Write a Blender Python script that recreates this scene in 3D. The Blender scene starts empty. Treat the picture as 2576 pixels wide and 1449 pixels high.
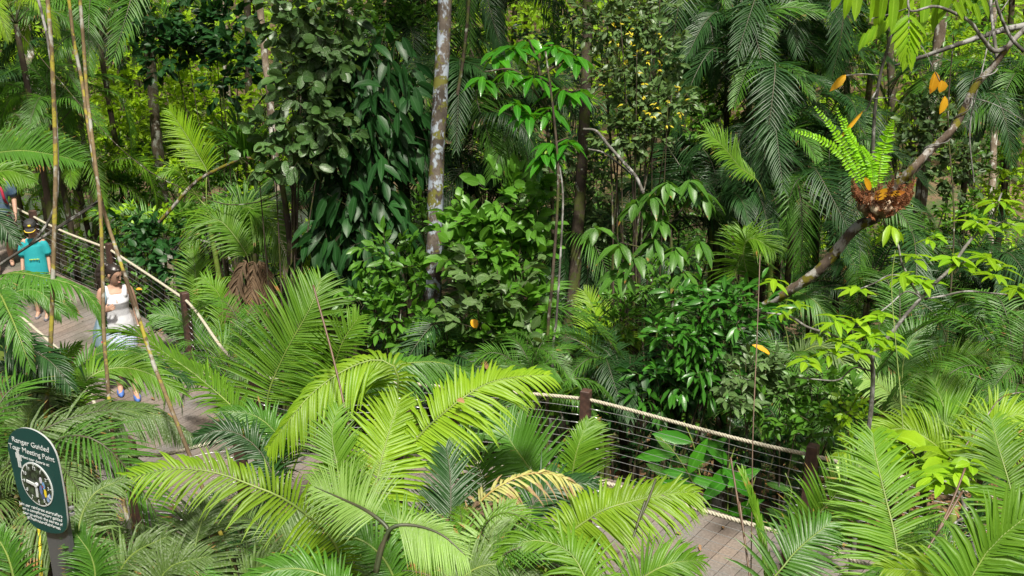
import bpy, math, random
import numpy as np
from mathutils import Matrix, Vector
random.seed(7)
rng = np.random.default_rng(11)
scene = bpy.context.scene
COL = scene.collection
F, TH, H = 2474.0, math.radians(17.6), 4.9
ST, CT = math.sin(TH), math.cos(TH)
UP = np.array([0., 0., 1.])

# ---------------------------------------------------------------- geometry helpers
def P(x, y, D):
    "world point seen at (x, y) of a 2576 px wide view, D metres deep"
    xc = (x-1288)/F*D; yc = -(y-724.5)/F*D
    return np.array([xc, D*CT+yc*ST, H-D*ST+yc*CT])
def G(x, y, z=0.):
    D = (H-z)/(ST+(y-724.5)/F*CT)
    return P(x, y, D)
def hash_(s):
    h = 7
    for ch in s: h = (h*31+ord(ch)) & 0xffffff
    return h
def nz(a):
    a = np.asarray(a, float)
    return a/np.maximum(np.linalg.norm(a, axis=-1, keepdims=True), 1e-9)
def spline(pts, n):
    p = np.asarray(pts, float)
    if len(p) == 2:
        t = np.linspace(0, 1, n)[:, None]; return p[0]*(1-t)+p[1]*t
    p = np.vstack([2*p[0]-p[1], p, 2*p[-1]-p[-2]])
    d = np.r_[0, np.cumsum(np.linalg.norm(np.diff(p[1:-1], axis=0), axis=1))]
    s = np.linspace(0, d[-1], n)
    i = np.clip(np.searchsorted(d, s, side='right')-1, 0, len(d)-2)
    t = ((s-d[i])/np.maximum(d[i+1]-d[i], 1e-9))[:, None]
    a, b, c, e = p[i], p[i+1], p[i+2], p[i+3]
    return .5*((2*b)+(-a+c)*t+(2*a-5*b+4*c-e)*t**2+(-a+3*b-3*c+e)*t**3)
def terrain(x, y):
    x = np.asarray(x, float); y = np.asarray(y, float)
    z = -2.0+0*x
    z = z-1.6*np.exp(-((y-33-.15*x)/7)**2)
    z = z+.32*np.maximum(0, y-46)
    z = z+.35*np.sin(x*.31+1)*np.cos(y*.27)+.12*np.sin(x*1.3)*np.sin(y*1.1+2)
    return z

class MB:
    def __init__(s): s.V = []; s.Q = []; s.A = []; s.M = []; s.n = 0
    def add(s, V, Q, rnd=0., u=0., t=0., mat=0):
        V = np.asarray(V, float).reshape(-1, 3); Q = np.asarray(Q, int).reshape(-1, 4)
        a = np.zeros((len(V), 3)); a[:, 0] = rnd; a[:, 1] = u; a[:, 2] = t
        s.V.append(V); s.Q.append(Q+s.n); s.A.append(a); s.M.append(np.full(len(Q), mat)); s.n += len(V)
    def mesh(s, name, mats, off=None, smooth=True):
        V = np.vstack(s.V); Q = np.vstack(s.Q); A = np.vstack(s.A); M = np.concatenate(s.M)
        if off is not None: V = V-off
        me = bpy.data.meshes.new(name)
        me.vertices.add(len(V)); me.vertices.foreach_set('co', V.astype(np.float32).ravel())
        me.loops.add(Q.size); me.loops.foreach_set('vertex_index', Q.astype(np.int32).ravel())
        me.polygons.add(len(Q)); me.polygons.foreach_set('loop_start', np.arange(0, Q.size, 4, dtype=np.int32))
        me.polygons.foreach_set('loop_total', np.full(len(Q), 4, dtype=np.int32))
        if not isinstance(mats, (list, tuple)): mats = [mats]
        for m in mats: me.materials.append(m)
        if len(mats) > 1: me.polygons.foreach_set('material_index', M.astype(np.int32))
        me.update(calc_edges=True)
        for k, nm in enumerate(('rnd', 'cross', 'along')):
            at = me.attributes.new(nm, 'FLOAT', 'POINT'); at.data.foreach_set('value', A[:, k].astype(np.float32))
        me.polygons.foreach_set('use_smooth', np.full(len(Q), smooth)); me.validate()
        return me
    def build(s, name, mats, parent=None, smooth=True, local=False):
        off = None if (parent is None or local) else WL[parent.name]
        o = bpy.data.objects.new(name, s.mesh(name, mats, off, smooth)); COL.objects.link(o)
        if parent is not None: o.parent = parent; WL[o.name] = WL[parent.name]
        return o
WL = {}
def tag(o, label=None, cat=None, group=None, kind=None):
    if label: o['label'] = label
    if cat: o['category'] = cat
    if group: o['group'] = group
    if kind: o['kind'] = kind
    return o
def thing(name, loc, label, cat, group=None):
    o = bpy.data.objects.new(name, None); COL.objects.link(o); o.empty_display_size = .2
    o.location = tuple(loc); WL[o.name] = np.array(loc, float)
    return tag(o, label, cat, group)

def box(mb, c, sx, sy, sz, ax=None, mat=0, rnd=0.):
    "box centred on c; ax = 3 axis vectors"
    c = np.asarray(c, float)
    ax = np.eye(3) if ax is None else np.asarray(ax, float)
    v = [c+ax[0]*sx*i+ax[1]*sy*j+ax[2]*sz*k for i in (-.5, .5) for j in (-.5, .5) for k in (-.5, .5)]
    mb.add(v, [[0, 1, 3, 2], [4, 6, 7, 5], [0, 4, 5, 1], [2, 3, 7, 6], [0, 2, 6, 4], [1, 5, 7, 3]], mat=mat, rnd=rnd)
def frames(p):
    T = nz(np.gradient(p, axis=0)); n = len(p)
    N = np.zeros_like(p); a = np.array([1., 0, 0]) if abs(T[0, 0]) < .8 else np.array([0, 1., 0])
    N[0] = nz(a-T[0]*a.dot(T[0]))
    for i in range(1, n): N[i] = nz(N[i-1]-T[i]*N[i-1].dot(T[i]))
    return T, N, np.cross(T, N)
def tube(mb, pts, r, sides=8, n=None, bump=0., rnd=0., mat=0, cap=True):
    p = np.asarray(pts, float)
    if n: p = spline(p, n)
    r = np.interp(np.linspace(0, 1, len(p)), np.linspace(0, 1, np.size(r)), np.atleast_1d(r)) if np.size(r) > 1 else np.full(len(p), float(r))
    T, N, B = frames(p); a = np.linspace(0, 2*math.pi, sides, endpoint=False)
    rr = r[:, None]*(1+bump*rng.normal(size=(len(p), sides)))
    V = p[:, None]+rr[..., None]*(np.cos(a)[None, :, None]*N[:, None]+np.sin(a)[None, :, None]*B[:, None])
    i = np.arange(len(p)-1)[:, None]*sides; j = np.arange(sides)[None]; j2 = (j+1) % sides
    Q = np.stack([i+j, i+j2, i+sides+j2, i+sides+j], -1).reshape(-1, 4)
    V = V.reshape(-1, 3)
    if cap:
        m = len(V); V = np.vstack([V, p[0], p[-1]]); e = (len(p)-1)*sides
        for k in range(0, sides-1, 2):
            k1, k2 = k+1, (k+2) % sides
            Q = np.vstack([Q, [[m, k2, k1, k]], [[m+1, e+k, e+k1, e+k2]]])
    tt = np.repeat(np.linspace(0, 1, len(p)), sides); tt = np.r_[tt, [0, 1]] if cap else tt
    mb.add(V, Q, rnd=rnd, t=tt, mat=mat)

PROF = {
 'palm': ([0, .12, .4, .72, 1], [.3, .85, 1, .62, 0]),
 'palmlow': ([0, .35, .72, 1], [.45, 1, .62, 0]),
 'ovate': ([0, .16, .42, .72, .9, 1], [.06, .66, 1, .72, .28, 0]),
 'ovlow': ([0, .3, .68, 1], [.1, .95, .75, 0]),
 'round': ([0, .14, .42, .74, .93, 1], [.12, .72, 1, .85, .45, .1]),
 'strap': ([0, .25, .5, .75, 1], [.7, 1, .95, .7, 0]),
}
def blades(mb, base, d, nrm, L, W, droop=.2, prof='ovate', fold=.15, rnd=None, mat=0, curl=0.):
    base = np.atleast_2d(base); M = len(base)
    d = nz(np.broadcast_to(d, (M, 3))); nrm = np.broadcast_to(nrm, (M, 3))
    nrm = nz(nrm-d*(nrm*d).sum(1, keepdims=True))
    L = np.broadcast_to(L, (M,)).astype(float); W = np.broadcast_to(W, (M,)).astype(float); droop = np.broadcast_to(droop, (M,)).astype(float)
    tt, pw = PROF[prof]; tt = np.array(tt); pw = np.array(pw); K = len(tt)
    # spine bends towards the ground
    dd = d[:, None]*np.ones((1, K, 1)); dd = dd-UP*(2*droop[:, None]*tt[None])[..., None]-nrm[:, None]*(curl*tt)[None, :, None]
    dd = nz(dd); st = np.diff(tt)
    mid = .5*(dd[:, 1:]+dd[:, :-1])*st[None, :, None]
    pos = np.concatenate([np.zeros((M, 1, 3)), np.cumsum(mid, 1)], 1)*L[:, None, None]+base[:, None]
    wd = nz(np.cross(nrm, d))[:, None]*np.ones((1, K, 1))
    wd = nz(wd-dd*(wd*dd).sum(-1, keepdims=True)); nn = np.cross(dd, wd)
    hw = (W[:, None]*.5*pw[None])[..., None]
    Lf = pos-wd*hw+nn*hw*fold*2; Rt = pos+wd*hw+nn*hw*fold*2
    V = np.stack([Lf, pos, Rt], 2).reshape(-1, 3)
    q = []
    for k in range(K-1):
        a = k*3; q += [[a, a+1, a+4, a+3], [a+1, a+2, a+5, a+4]]
    Q = (np.array(q)[None]+(np.arange(M)*K*3)[:, None, None]).reshape(-1, 4)
    if rnd is None: rnd = rng.random(M)
    rnd = np.repeat(np.broadcast_to(rnd, (M,)), K*3)
    u = np.tile(np.array([1., 0, 1.]), M*K); t = np.tile(np.repeat(tt, 3), M)
    mb.add(V, Q, rnd=rnd, u=u, t=t, mat=mat)

def frond_into(mb, p, L=.5, n=45, W=.03, roll=0., a0=35, a1=60, droop=.25, lift=.25, prof='palm', start=.12, ratio=(1., 1.), jit=.038, rr=.012, mats=(0, 1), upv=UP, env=None, miss=0.):
    "pinnate leaf along the world polyline p: leaflets both sides, rachis tube"
    C = spline(p, 26); tube(mb, C, [rr, rr*.75, rr*.25], 5, mat=mats[1], rnd=.5)
    s = np.linspace(start, 1, n); idx = s*(len(C)-1)
    i0 = np.clip(idx.astype(int), 0, len(C)-2); f = (idx-i0)[:, None]
    B = C[i0]*(1-f)+C[i0+1]*f; T = nz(np.gradient(C, axis=0)); T = nz(T[i0]*(1-f)+T[i0+1]*f)
    N = upv-T*(T@upv)[:, None]; N = nz(N+1e-4)
    S = np.cross(T, N); cr, sr = math.cos(math.radians(roll)), math.sin(math.radians(roll))
    N2 = N*cr+S*sr; S2 = S*cr-N*sr
    q = (s-start)/(1-start)
    e = np.sin(np.pi*(.13+.80*q**.85))**.75 if env is None else np.interp(q, np.linspace(0, 1, len(env)), env)
    for sd, rt in ((-1, ratio[0]), (1, ratio[1])):
        keep = rng.random(n) >= miss
        m = keep.sum(); a = np.radians(a0+(a1-a0)*q+rng.normal(0, 60*jit, n))
        dirn = S2*(sd*np.cos(a))[:, None]+T*np.sin(a)[:, None]+N2*(lift+rng.normal(0, jit*1.5, n))[:, None]
        nn = N2-S2*(sd*lift*.8)+rng.normal(0, .10, (n, 3))
        blades(mb, B[keep], dirn[keep], nn[keep], (L*rt*e*(1+rng.normal(0, jit*.8, n)))[keep], (W*(.55+.45*e))[keep], (droop*(1+rng.normal(0, .3, n)))[keep], prof, .3, mat=mats[0])

# ---------------------------------------------------------------- materials
def mat_new(name):
    m = bpy.data.materials.new(name); m.use_nodes = True; nt = m.node_tree; nt.nodes.clear()
    return m, nt, nt.nodes.new('ShaderNodeOutputMaterial')
def nd(nt, t, **kw):
    n = nt.nodes.new(t)
    for k, v in kw.items():
        if k.startswith('i_'):
            k = k[2:]; n.inputs[int(k) if k.isdigit() else k].default_value = v
        else: setattr(n, k, v)
    return n
def mix(nt, fac, a, b, mode='MIX'):
    n = nt.nodes.new('ShaderNodeMix'); n.data_type = 'RGBA'; n.blend_type = mode
    for s, v in ((0, fac), (6, a), (7, b)):
        if isinstance(v, bpy.types.NodeSocket): nt.links.new(v, n.inputs[s])
        elif s == 0: n.inputs[s].default_value = v
        else: n.inputs[s].default_value = (*v, 1) if len(v) == 3 else v
    return n.outputs[2]
def ramp(nt, fac, lo, hi):
    n = nt.nodes.new('ShaderNodeMapRange'); n.inputs['From Min'].default_value = lo; n.inputs['From Max'].default_value = hi
    nt.links.new(fac, n.inputs['Value']); return n.outputs[0]
def attr(nt, nm):
    return nd(nt, 'ShaderNodeAttribute', attribute_name=nm).outputs['Fac']
def leaf_mat(name, c1, c2, rough=.42, trans=.35, tcol=None, dust=0., rib=.35, dead=0., spec=.32, deadc=(.35, .17, .05)):
    m, nt, out = mat_new(name)
    geo = nd(nt, 'ShaderNodeNewGeometry'); oi = nd(nt, 'ShaderNodeObjectInfo')
    r = attr(nt, 'rnd'); u = attr(nt, 'cross')
    col = mix(nt, r, c1, c2)
    nz1 = nd(nt, 'ShaderNodeTexNoise', i_Scale=2.3, i_Detail=3.)
    nt.links.new(geo.outputs['Position'], nz1.inputs['Vector'])
    col = mix(nt, ramp(nt, nz1.outputs['Fac'], .4, .65), col, tuple(.5*(a+b)*.62 for a, b in zip(c1, c2)))
    col = mix(nt, ramp(nt, oi.outputs['Random'], 0, 3), col, tuple(min(1, x*1.6) for x in c2))
    rb = ramp(nt, u, .16, .02); rbm = nd(nt, 'ShaderNodeMath', operation='MULTIPLY', i_1=rib); nt.links.new(rb, rbm.inputs[0])
    col = mix(nt, rbm.outputs[0], col, tuple(min(1, x*1.5+.05) for x in c2))
    if dead:
        nz3 = nd(nt, 'ShaderNodeTexNoise', i_Scale=9., i_Detail=4.); nt.links.new(geo.outputs['Position'], nz3.inputs['Vector'])
        a = nd(nt, 'ShaderNodeMath', operation='MULTIPLY_ADD', i_1=.45); nt.links.new(attr(nt, 'along'), a.inputs[0]); nt.links.new(nz3.outputs['Fac'], a.inputs[2])
        col = mix(nt, ramp(nt, a.outputs[0], 1.0-dead, 1.08-dead), col, deadc)
    if dust:
        nz2 = nd(nt, 'ShaderNodeTexNoise', i_Scale=95., i_Detail=2.); nt.links.new(geo.outputs['Position'], nz2.inputs['Vector'])
        nz4 = nd(nt, 'ShaderNodeTexNoise', i_Scale=3.1, i_Detail=2.); nt.links.new(geo.outputs['Position'], nz4.inputs['Vector'])
        mm = nd(nt, 'ShaderNodeMath', operation='MULTIPLY'); nt.links.new(ramp(nt, nz2.outputs['Fac'], .5, .68), mm.inputs[0]); nt.links.new(ramp(nt, nz4.outputs['Fac'], .3, .7), mm.inputs[1])
        m2 = nd(nt, 'ShaderNodeMath', operation='MULTIPLY', i_1=dust); nt.links.new(mm.outputs[0], m2.inputs[0])
        col = mix(nt, m2.outputs[0], col, (.42, .47, .38))
    bs = nd(nt, 'ShaderNodeBsdfPrincipled', i_Roughness=rough); bs.inputs['Specular IOR Level'].default_value = spec
    nt.links.new(col, bs.inputs['Base Color'])
    wv = nd(nt, 'ShaderNodeTexNoise', i_Scale=60., i_Detail=1.); nt.links.new(geo.outputs['Position'], wv.inputs['Vector'])
    bp = nd(nt, 'ShaderNodeBump', i_Strength=.25, i_Distance=.004); nt.links.new(wv.outputs['Fac'], bp.inputs['Height']); nt.links.new(bp.outputs[0], bs.inputs['Normal'])
    tr = nd(nt, 'ShaderNodeBsdfTranslucent')
    t2 = tcol or (c2[0]*1.9+.02, c2[1]*1.5+.02, c2[2]*.5)
    tc = mix(nt, .55, col, t2); nt.links.new(tc, tr.inputs['Color'])
    mx = nd(nt, 'ShaderNodeMixShader', i_0=trans); nt.links.new(bs.outputs[0], mx.inputs[1]); nt.links.new(tr.outputs[0], mx.inputs[2])
    nt.links.new(mx.outputs[0], out.inputs[0]); return m
def simple_mat(name, c, rough=.6, c2=None, scale=8., spec=.5, bump=0., metal=0., detail=5., stretch=None, lo=.35, hi=.65):
    m, nt, out = mat_new(name); bs = nd(nt, 'ShaderNodeBsdfPrincipled', i_Roughness=rough, i_Metallic=metal); bs.inputs['Specular IOR Level'].default_value = spec
    nt.links.new(bs.outputs[0], out.inputs[0])
    tc = nd(nt, 'ShaderNodeNewGeometry'); mp = nd(nt, 'ShaderNodeMapping'); nt.links.new(tc.outputs['Position'], mp.inputs[0])
    if stretch: mp.inputs['Scale'].default_value = stretch
    n1 = nd(nt, 'ShaderNodeTexNoise', i_Scale=scale, i_Detail=detail); nt.links.new(mp.outputs[0], n1.inputs['Vector'])
    nt.links.new(mix(nt, ramp(nt, n1.outputs['Fac'], lo, hi), c, c2 or c), bs.inputs['Base Color'])
    if bump:
        b = nd(nt, 'ShaderNodeBump', i_Strength=bump, i_Distance=.02); nt.links.new(n1.outputs['Fac'], b.inputs['Height']); nt.links.new(b.outputs[0], bs.inputs['Normal'])
    return m
def bark_mat(name, c, c2, lich, moss=None, lamt=.5, mamt=.0, sc=1.):
    m, nt, out = mat_new(name); bs = nd(nt, 'ShaderNodeBsdfPrincipled', i_Roughness=.85); bs.inputs['Specular IOR Level'].default_value = .2
    nt.links.new(bs.outputs[0], out.inputs[0]); g = nd(nt, 'ShaderNodeNewGeometry')
    def noise(s, d=5., st=(1, 1, 1), o=0):
        mp = nd(nt, 'ShaderNodeMapping'); mp.inputs['Scale'].default_value = st; mp.inputs['Location'].default_value = (o, o, o); nt.links.new(g.outputs['Position'], mp.inputs[0])
        n = nd(nt, 'ShaderNodeTexNoise', i_Scale=s, i_Detail=d); n.inputs['Roughness'].default_value = .6; nt.links.new(mp.outputs[0], n.inputs['Vector']); return n.outputs['Fac']
    fine = noise(40*sc, 6, (1, 1, .5)); col = mix(nt, ramp(nt, fine, .35, .65), c, c2)
    big = noise(2.2*sc, 3, (1, 1, .8), 7); col = mix(nt, ramp(nt, big, .45, .6), col, tuple(x*.55 for x in c2))
    l1 = noise(9*sc, 7, (1, 1, .6), 3); th = .5+.18*(.5-lamt)*2
    col = mix(nt, ramp(nt, l1, th, th+.07), col, lich)
    if moss:
        ml = noise(7*sc, 4, (1, 1, 1), 13); col = mix(nt, ramp(nt, ml, .62-mamt*.3, .68-mamt*.3), col, moss)
    nt.links.new(col, bs.inputs['Base Color'])
    b = nd(nt, 'ShaderNodeBump', i_Strength=.6, i_Distance=.01); nt.links.new(fine, b.inputs['Height']); nt.links.new(b.outputs[0], bs.inputs['Normal'])
    return m

LM = {
 'lime':   leaf_mat('palm_leaf_yellow_green', (.13, .265, .012), (.225, .37, .018), .42, .42, (.42, .62, .02)),
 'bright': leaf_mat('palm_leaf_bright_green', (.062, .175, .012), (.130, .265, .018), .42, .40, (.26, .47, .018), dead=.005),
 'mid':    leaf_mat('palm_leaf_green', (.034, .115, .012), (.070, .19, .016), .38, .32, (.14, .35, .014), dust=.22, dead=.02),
 'dusty':  leaf_mat('palm_leaf_dusty', (.050, .105, .024), (.095, .165, .032), .5, .25, dust=.40, dead=.05),
 'pale':   leaf_mat('palm_leaf_pale', (.14, .26, .055), (.21, .35, .075), .45, .32, dust=.4, dead=.02),
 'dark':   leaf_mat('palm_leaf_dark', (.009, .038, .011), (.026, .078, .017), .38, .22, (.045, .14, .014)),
 'dead':   leaf_mat('palm_leaf_dying', (.32, .36, .09), (.42, .40, .14), .6, .25, dust=.3, dead=.32, deadc=(.30, .20, .10)),
 'brown':  leaf_mat('dead_leaf_brown', (.075, .048, .028), (.15, .10, .055), .8, .1),
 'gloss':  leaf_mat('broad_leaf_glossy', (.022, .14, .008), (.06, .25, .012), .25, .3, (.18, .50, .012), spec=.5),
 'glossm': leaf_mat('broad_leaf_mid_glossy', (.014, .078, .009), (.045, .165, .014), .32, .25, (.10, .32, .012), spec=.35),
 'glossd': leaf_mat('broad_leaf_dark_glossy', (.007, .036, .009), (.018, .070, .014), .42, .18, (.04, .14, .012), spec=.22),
 'grey':   leaf_mat('broad_leaf_grey_green', (.034, .08, .024), (.085, .155, .040), .4, .25, dust=.3),
 'round':  leaf_mat('round_leaf_dusty', (.024, .075, .017), (.065, .145, .030), .38, .22, dust=.6),
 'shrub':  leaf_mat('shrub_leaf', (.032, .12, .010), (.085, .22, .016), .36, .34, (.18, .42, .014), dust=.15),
 'shrubb': leaf_mat('shrub_leaf_sunlit', (.17, .34, .008), (.32, .50, .012), .38, .42, (.48, .74, .015)),  # shrub leaf with sunlight put into its colour, for background thickets
 'limeb':  leaf_mat('sapling_leaf_lime', (.14, .32, .010), (.26, .44, .016), .36, .43, (.46, .70, .016)),
 'yellow': leaf_mat('leaf_old_yellow', (.62, .30, .01), (.72, .38, .02), .5, .3, (.85, .45, .02), rib=.2, dead=.12, deadc=(.35, .12, .02)),
 'far':    leaf_mat('far_leaf', (.10, .24, .010), (.26, .44, .018), .5, .4, (.45, .68, .02)),
 'fern':   leaf_mat('fern_leaf', (.18, .48, .008), (.28, .6, .012), .4, .42, (.45, .85, .012)),
 'nest':   leaf_mat('nest_leaf_brown', (.11, .038, .016), (.24, .095, .038), .75, .1),
 'shoot':  leaf_mat('new_leaf_yellow', (.42, .42, .02), (.60, .50, .03), .5, .3),
 'litter': leaf_mat('fallen_leaf', (.12, .07, .035), (.30, .17, .08), .7, .1),
}
STEM = {k: simple_mat('rachis_'+k, c, .5, c2) for k, c, c2 in (
 ('g', (.10, .16, .03), (.16, .22, .04)), ('d', (.035, .05, .02), (.06, .055, .03)), ('y', (.35, .33, .08), (.28, .18, .06)), ('b', (.12, .07, .04), (.07, .045, .03)))}
BK = {
 'main': bark_mat('bark_lichen', (.115, .098, .08), (.07, .057, .046), (.25, .29, .34), (.10, .10, .02), .5, .25),
 'pale': bark_mat('bark_pale', (.26, .22, .17), (.17, .13, .09), (.42, .42, .38), None, .45),
 'dark': bark_mat('bark_dark', (.07, .055, .04), (.045, .035, .025), (.22, .25, .2), (.05, .06, .015), .25, .4),
 'moss': bark_mat('bark_mossy', (.13, .10, .075), (.08, .06, .045), (.30, .29, .27), (.12, .11, .012), .5, .35),
 'grey': bark_mat('bark_grey', (.15, .145, .13), (.09, .085, .075), (.25, .25, .24), None, .5),
 'cane': bark_mat('cane_skin', (.17, .13, .065), (.12, .085, .05), (.27, .27, .24), (.24, .21, .03), .40, .25),
 'caney': bark_mat('cane_skin_yellow', (.55, .45, .03), (.45, .40, .04), (.42, .32, .10), None, .2),
}
SUNAZ, SUNE, SUNANG, EXPO, SKY = 165, 4.8, 5, 0.72, .05
# ---------------------------------------------------------------- setting: ground, stream, sky
def make_ground():
    m, nt, out = mat_new('forest_floor'); bs = nd(nt, 'ShaderNodeBsdfPrincipled', i_Roughness=.95)
    g = nd(nt, 'ShaderNodeNewGeometry'); n1 = nd(nt, 'ShaderNodeTexNoise', i_Scale=1.1, i_Detail=8.); n2 = nd(nt, 'ShaderNodeTexVoronoi', i_Scale=9.)
    for n in (n1, n2): nt.links.new(g.outputs['Position'], n.inputs['Vector'])
    c = mix(nt, n2.outputs['Color'], (.06, .04, .025), (.17, .11, .06)); c = mix(nt, ramp(nt, n1.outputs['Fac'], .45, .6), c, (.045, .07, .018))
    nt.links.new(c, bs.inputs['Base Color']); nt.links.new(bs.outputs[0], out.inputs[0])
    b = nd(nt, 'ShaderNodeBump', i_Strength=.8, i_Distance=.05); nt.links.new(n2.outputs['Distance'], b.inputs['Height']); nt.links.new(b.outputs[0], bs.inputs['Normal'])
    xs = np.linspace(-130, 130, 200); ys = np.r_[np.linspace(-40, 60, 160), np.linspace(61, 200, 60)]
    X, Y = np.meshgrid(xs, ys); V = np.stack([X, Y, terrain(X, Y)], -1).reshape(-1, 3)
    nx = len(xs); i = np.arange(len(ys)-1)[:, None]*nx+np.arange(nx-1)[None]
    Q = np.stack([i, i+1, i+nx+1, i+nx], -1).reshape(-1, 4)
    mb = MB(); mb.add(V, Q); tag(mb.build('ground', m), 'dark soil forest floor under the palms and along the boardwalk', kind='structure')
    m, nt, out = mat_new('stream_water'); bs = nd(nt, 'ShaderNodeBsdfPrincipled', i_Roughness=.12); bs.inputs['Base Color'].default_value = (.05, .055, .06, 1)
    n1 = nd(nt, 'ShaderNodeTexNoise', i_Scale=6., i_Detail=3.); b = nd(nt, 'ShaderNodeBump', i_Strength=.3, i_Distance=.05); nt.links.new(n1.outputs['Fac'], b.inputs['Height']); nt.links.new(b.outputs[0], bs.inputs['Normal'])
    nt.links.new(bs.outputs[0], out.inputs[0])
    mb = MB(); xs = np.linspace(-34, -2, 41)
    V = [(x, 33+.15*x+s*6.5, -3.05) for x in xs for s in (-1, 1)]
    mb.add(V, [[2*i, 2*i+2, 2*i+3, 2*i+1] for i in range(40)]); tag(mb.build('stream_water', m), 'grey stream glimpsed between trunks behind the boardwalk', kind='structure')
make_ground()

w = bpy.data.worlds.new('World'); scene.world = w; w.use_nodes = True; nt = w.node_tree
SUN_EL, SUN_AZ = math.radians(62), math.radians(SUNAZ)   # azimuth clockwise from +Y
sky = nt.nodes.new('ShaderNodeTexSky'); sky.sky_type = 'NISHITA'; sky.sun_disc = False; sky.sun_elevation = SUN_EL; sky.sun_rotation = SUN_AZ
sky.air_density = 1.; sky.dust_density = 9.; sky.ozone_density = 0.
nt.links.new(sky.outputs[0], nt.nodes['Background'].inputs[0]); nt.nodes['Background'].inputs[1].default_value = SKY
sl = bpy.data.lights.new('sun', 'SUN'); sl.energy = SUNE; sl.angle = math.radians(SUNANG); sl.color = (1, .95, .84)
so = bpy.data.objects.new('sun', sl); COL.objects.link(so)
sd = Vector((math.sin(SUN_AZ)*math.cos(SUN_EL), math.cos(SUN_AZ)*math.cos(SUN_EL), math.sin(SUN_EL)))
so.rotation_euler = sd.to_track_quat('Z', 'Y').to_euler()
cd = bpy.data.cameras.new('camera'); co = bpy.data.objects.new('camera', cd); COL.objects.link(co); scene.camera = co
cd.sensor_width = 36; cd.lens = 36*F/2576; cd.clip_end = 1000; cd.clip_start = .05
co.location = (0, 0, H); co.rotation_euler = (math.pi/2-TH, 0, 0)
vs = scene.view_settings; vs.view_transform = 'Standard'; vs.look = 'None'; vs.gamma = 1; vs.exposure = EXPO; vs.use_curve_mapping = False
cy = scene.cycles; cy.max_bounces = 7; cy.diffuse_bounces = 4; cy.glossy_bounces = 2; cy.transmission_bounces = 4; cy.transparent_max_bounces = 4
cy.sample_clamp_indirect = 6; cy.caustics_reflective = False; cy.caustics_refractive = False; cy.use_denoising = True

# ---------------------------------------------------------------- boardwalk and handrails
def dz(y): return .45*np.clip((np.asarray(y)-12.8)/3.6, 0, 1.3)
PH = .93
def railpt(x, y, z): return G(x, y, z)
FAR = [(-16., 23.2), (-11.2, 18.9)]+[tuple(railpt(*a)[:2]) for a in ((80, 522, PH+.42), (275, 615, PH+.18), (465, 743, PH))]
FAR += [(-2.75, 9.75), (-1.1, 9.45), (.77, 9.02)]+[tuple(railpt(x, y, PH)[:2]) for x, y in ((2048, 1130),)]+[(4.75, 6.75), (6.8, 5.5), (9., 4.)]
NEAR = [(-17.2, 21.6), (-12.3, 17.2), (-8.6, 14.1), (-6.4, 11.9), tuple(railpt(185, 905, PH)[:2]), tuple(railpt(322, 1115, PH)[:2]), tuple(railpt(600, 1090, PH)[:2])]
NEAR += [tuple(railpt(x, y, PH)[:2]) for x, y in ((1000, 1125), (1478, 1187), (1990, 1330))]+[(4.0, 5.0), (6., 3.7), (8., 2.5)]
FAR = np.array(FAR); NEAR = np.array(NEAR)
def z3(p2, off=0.): return np.c_[p2, dz(p2[:, 1])+off]
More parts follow.
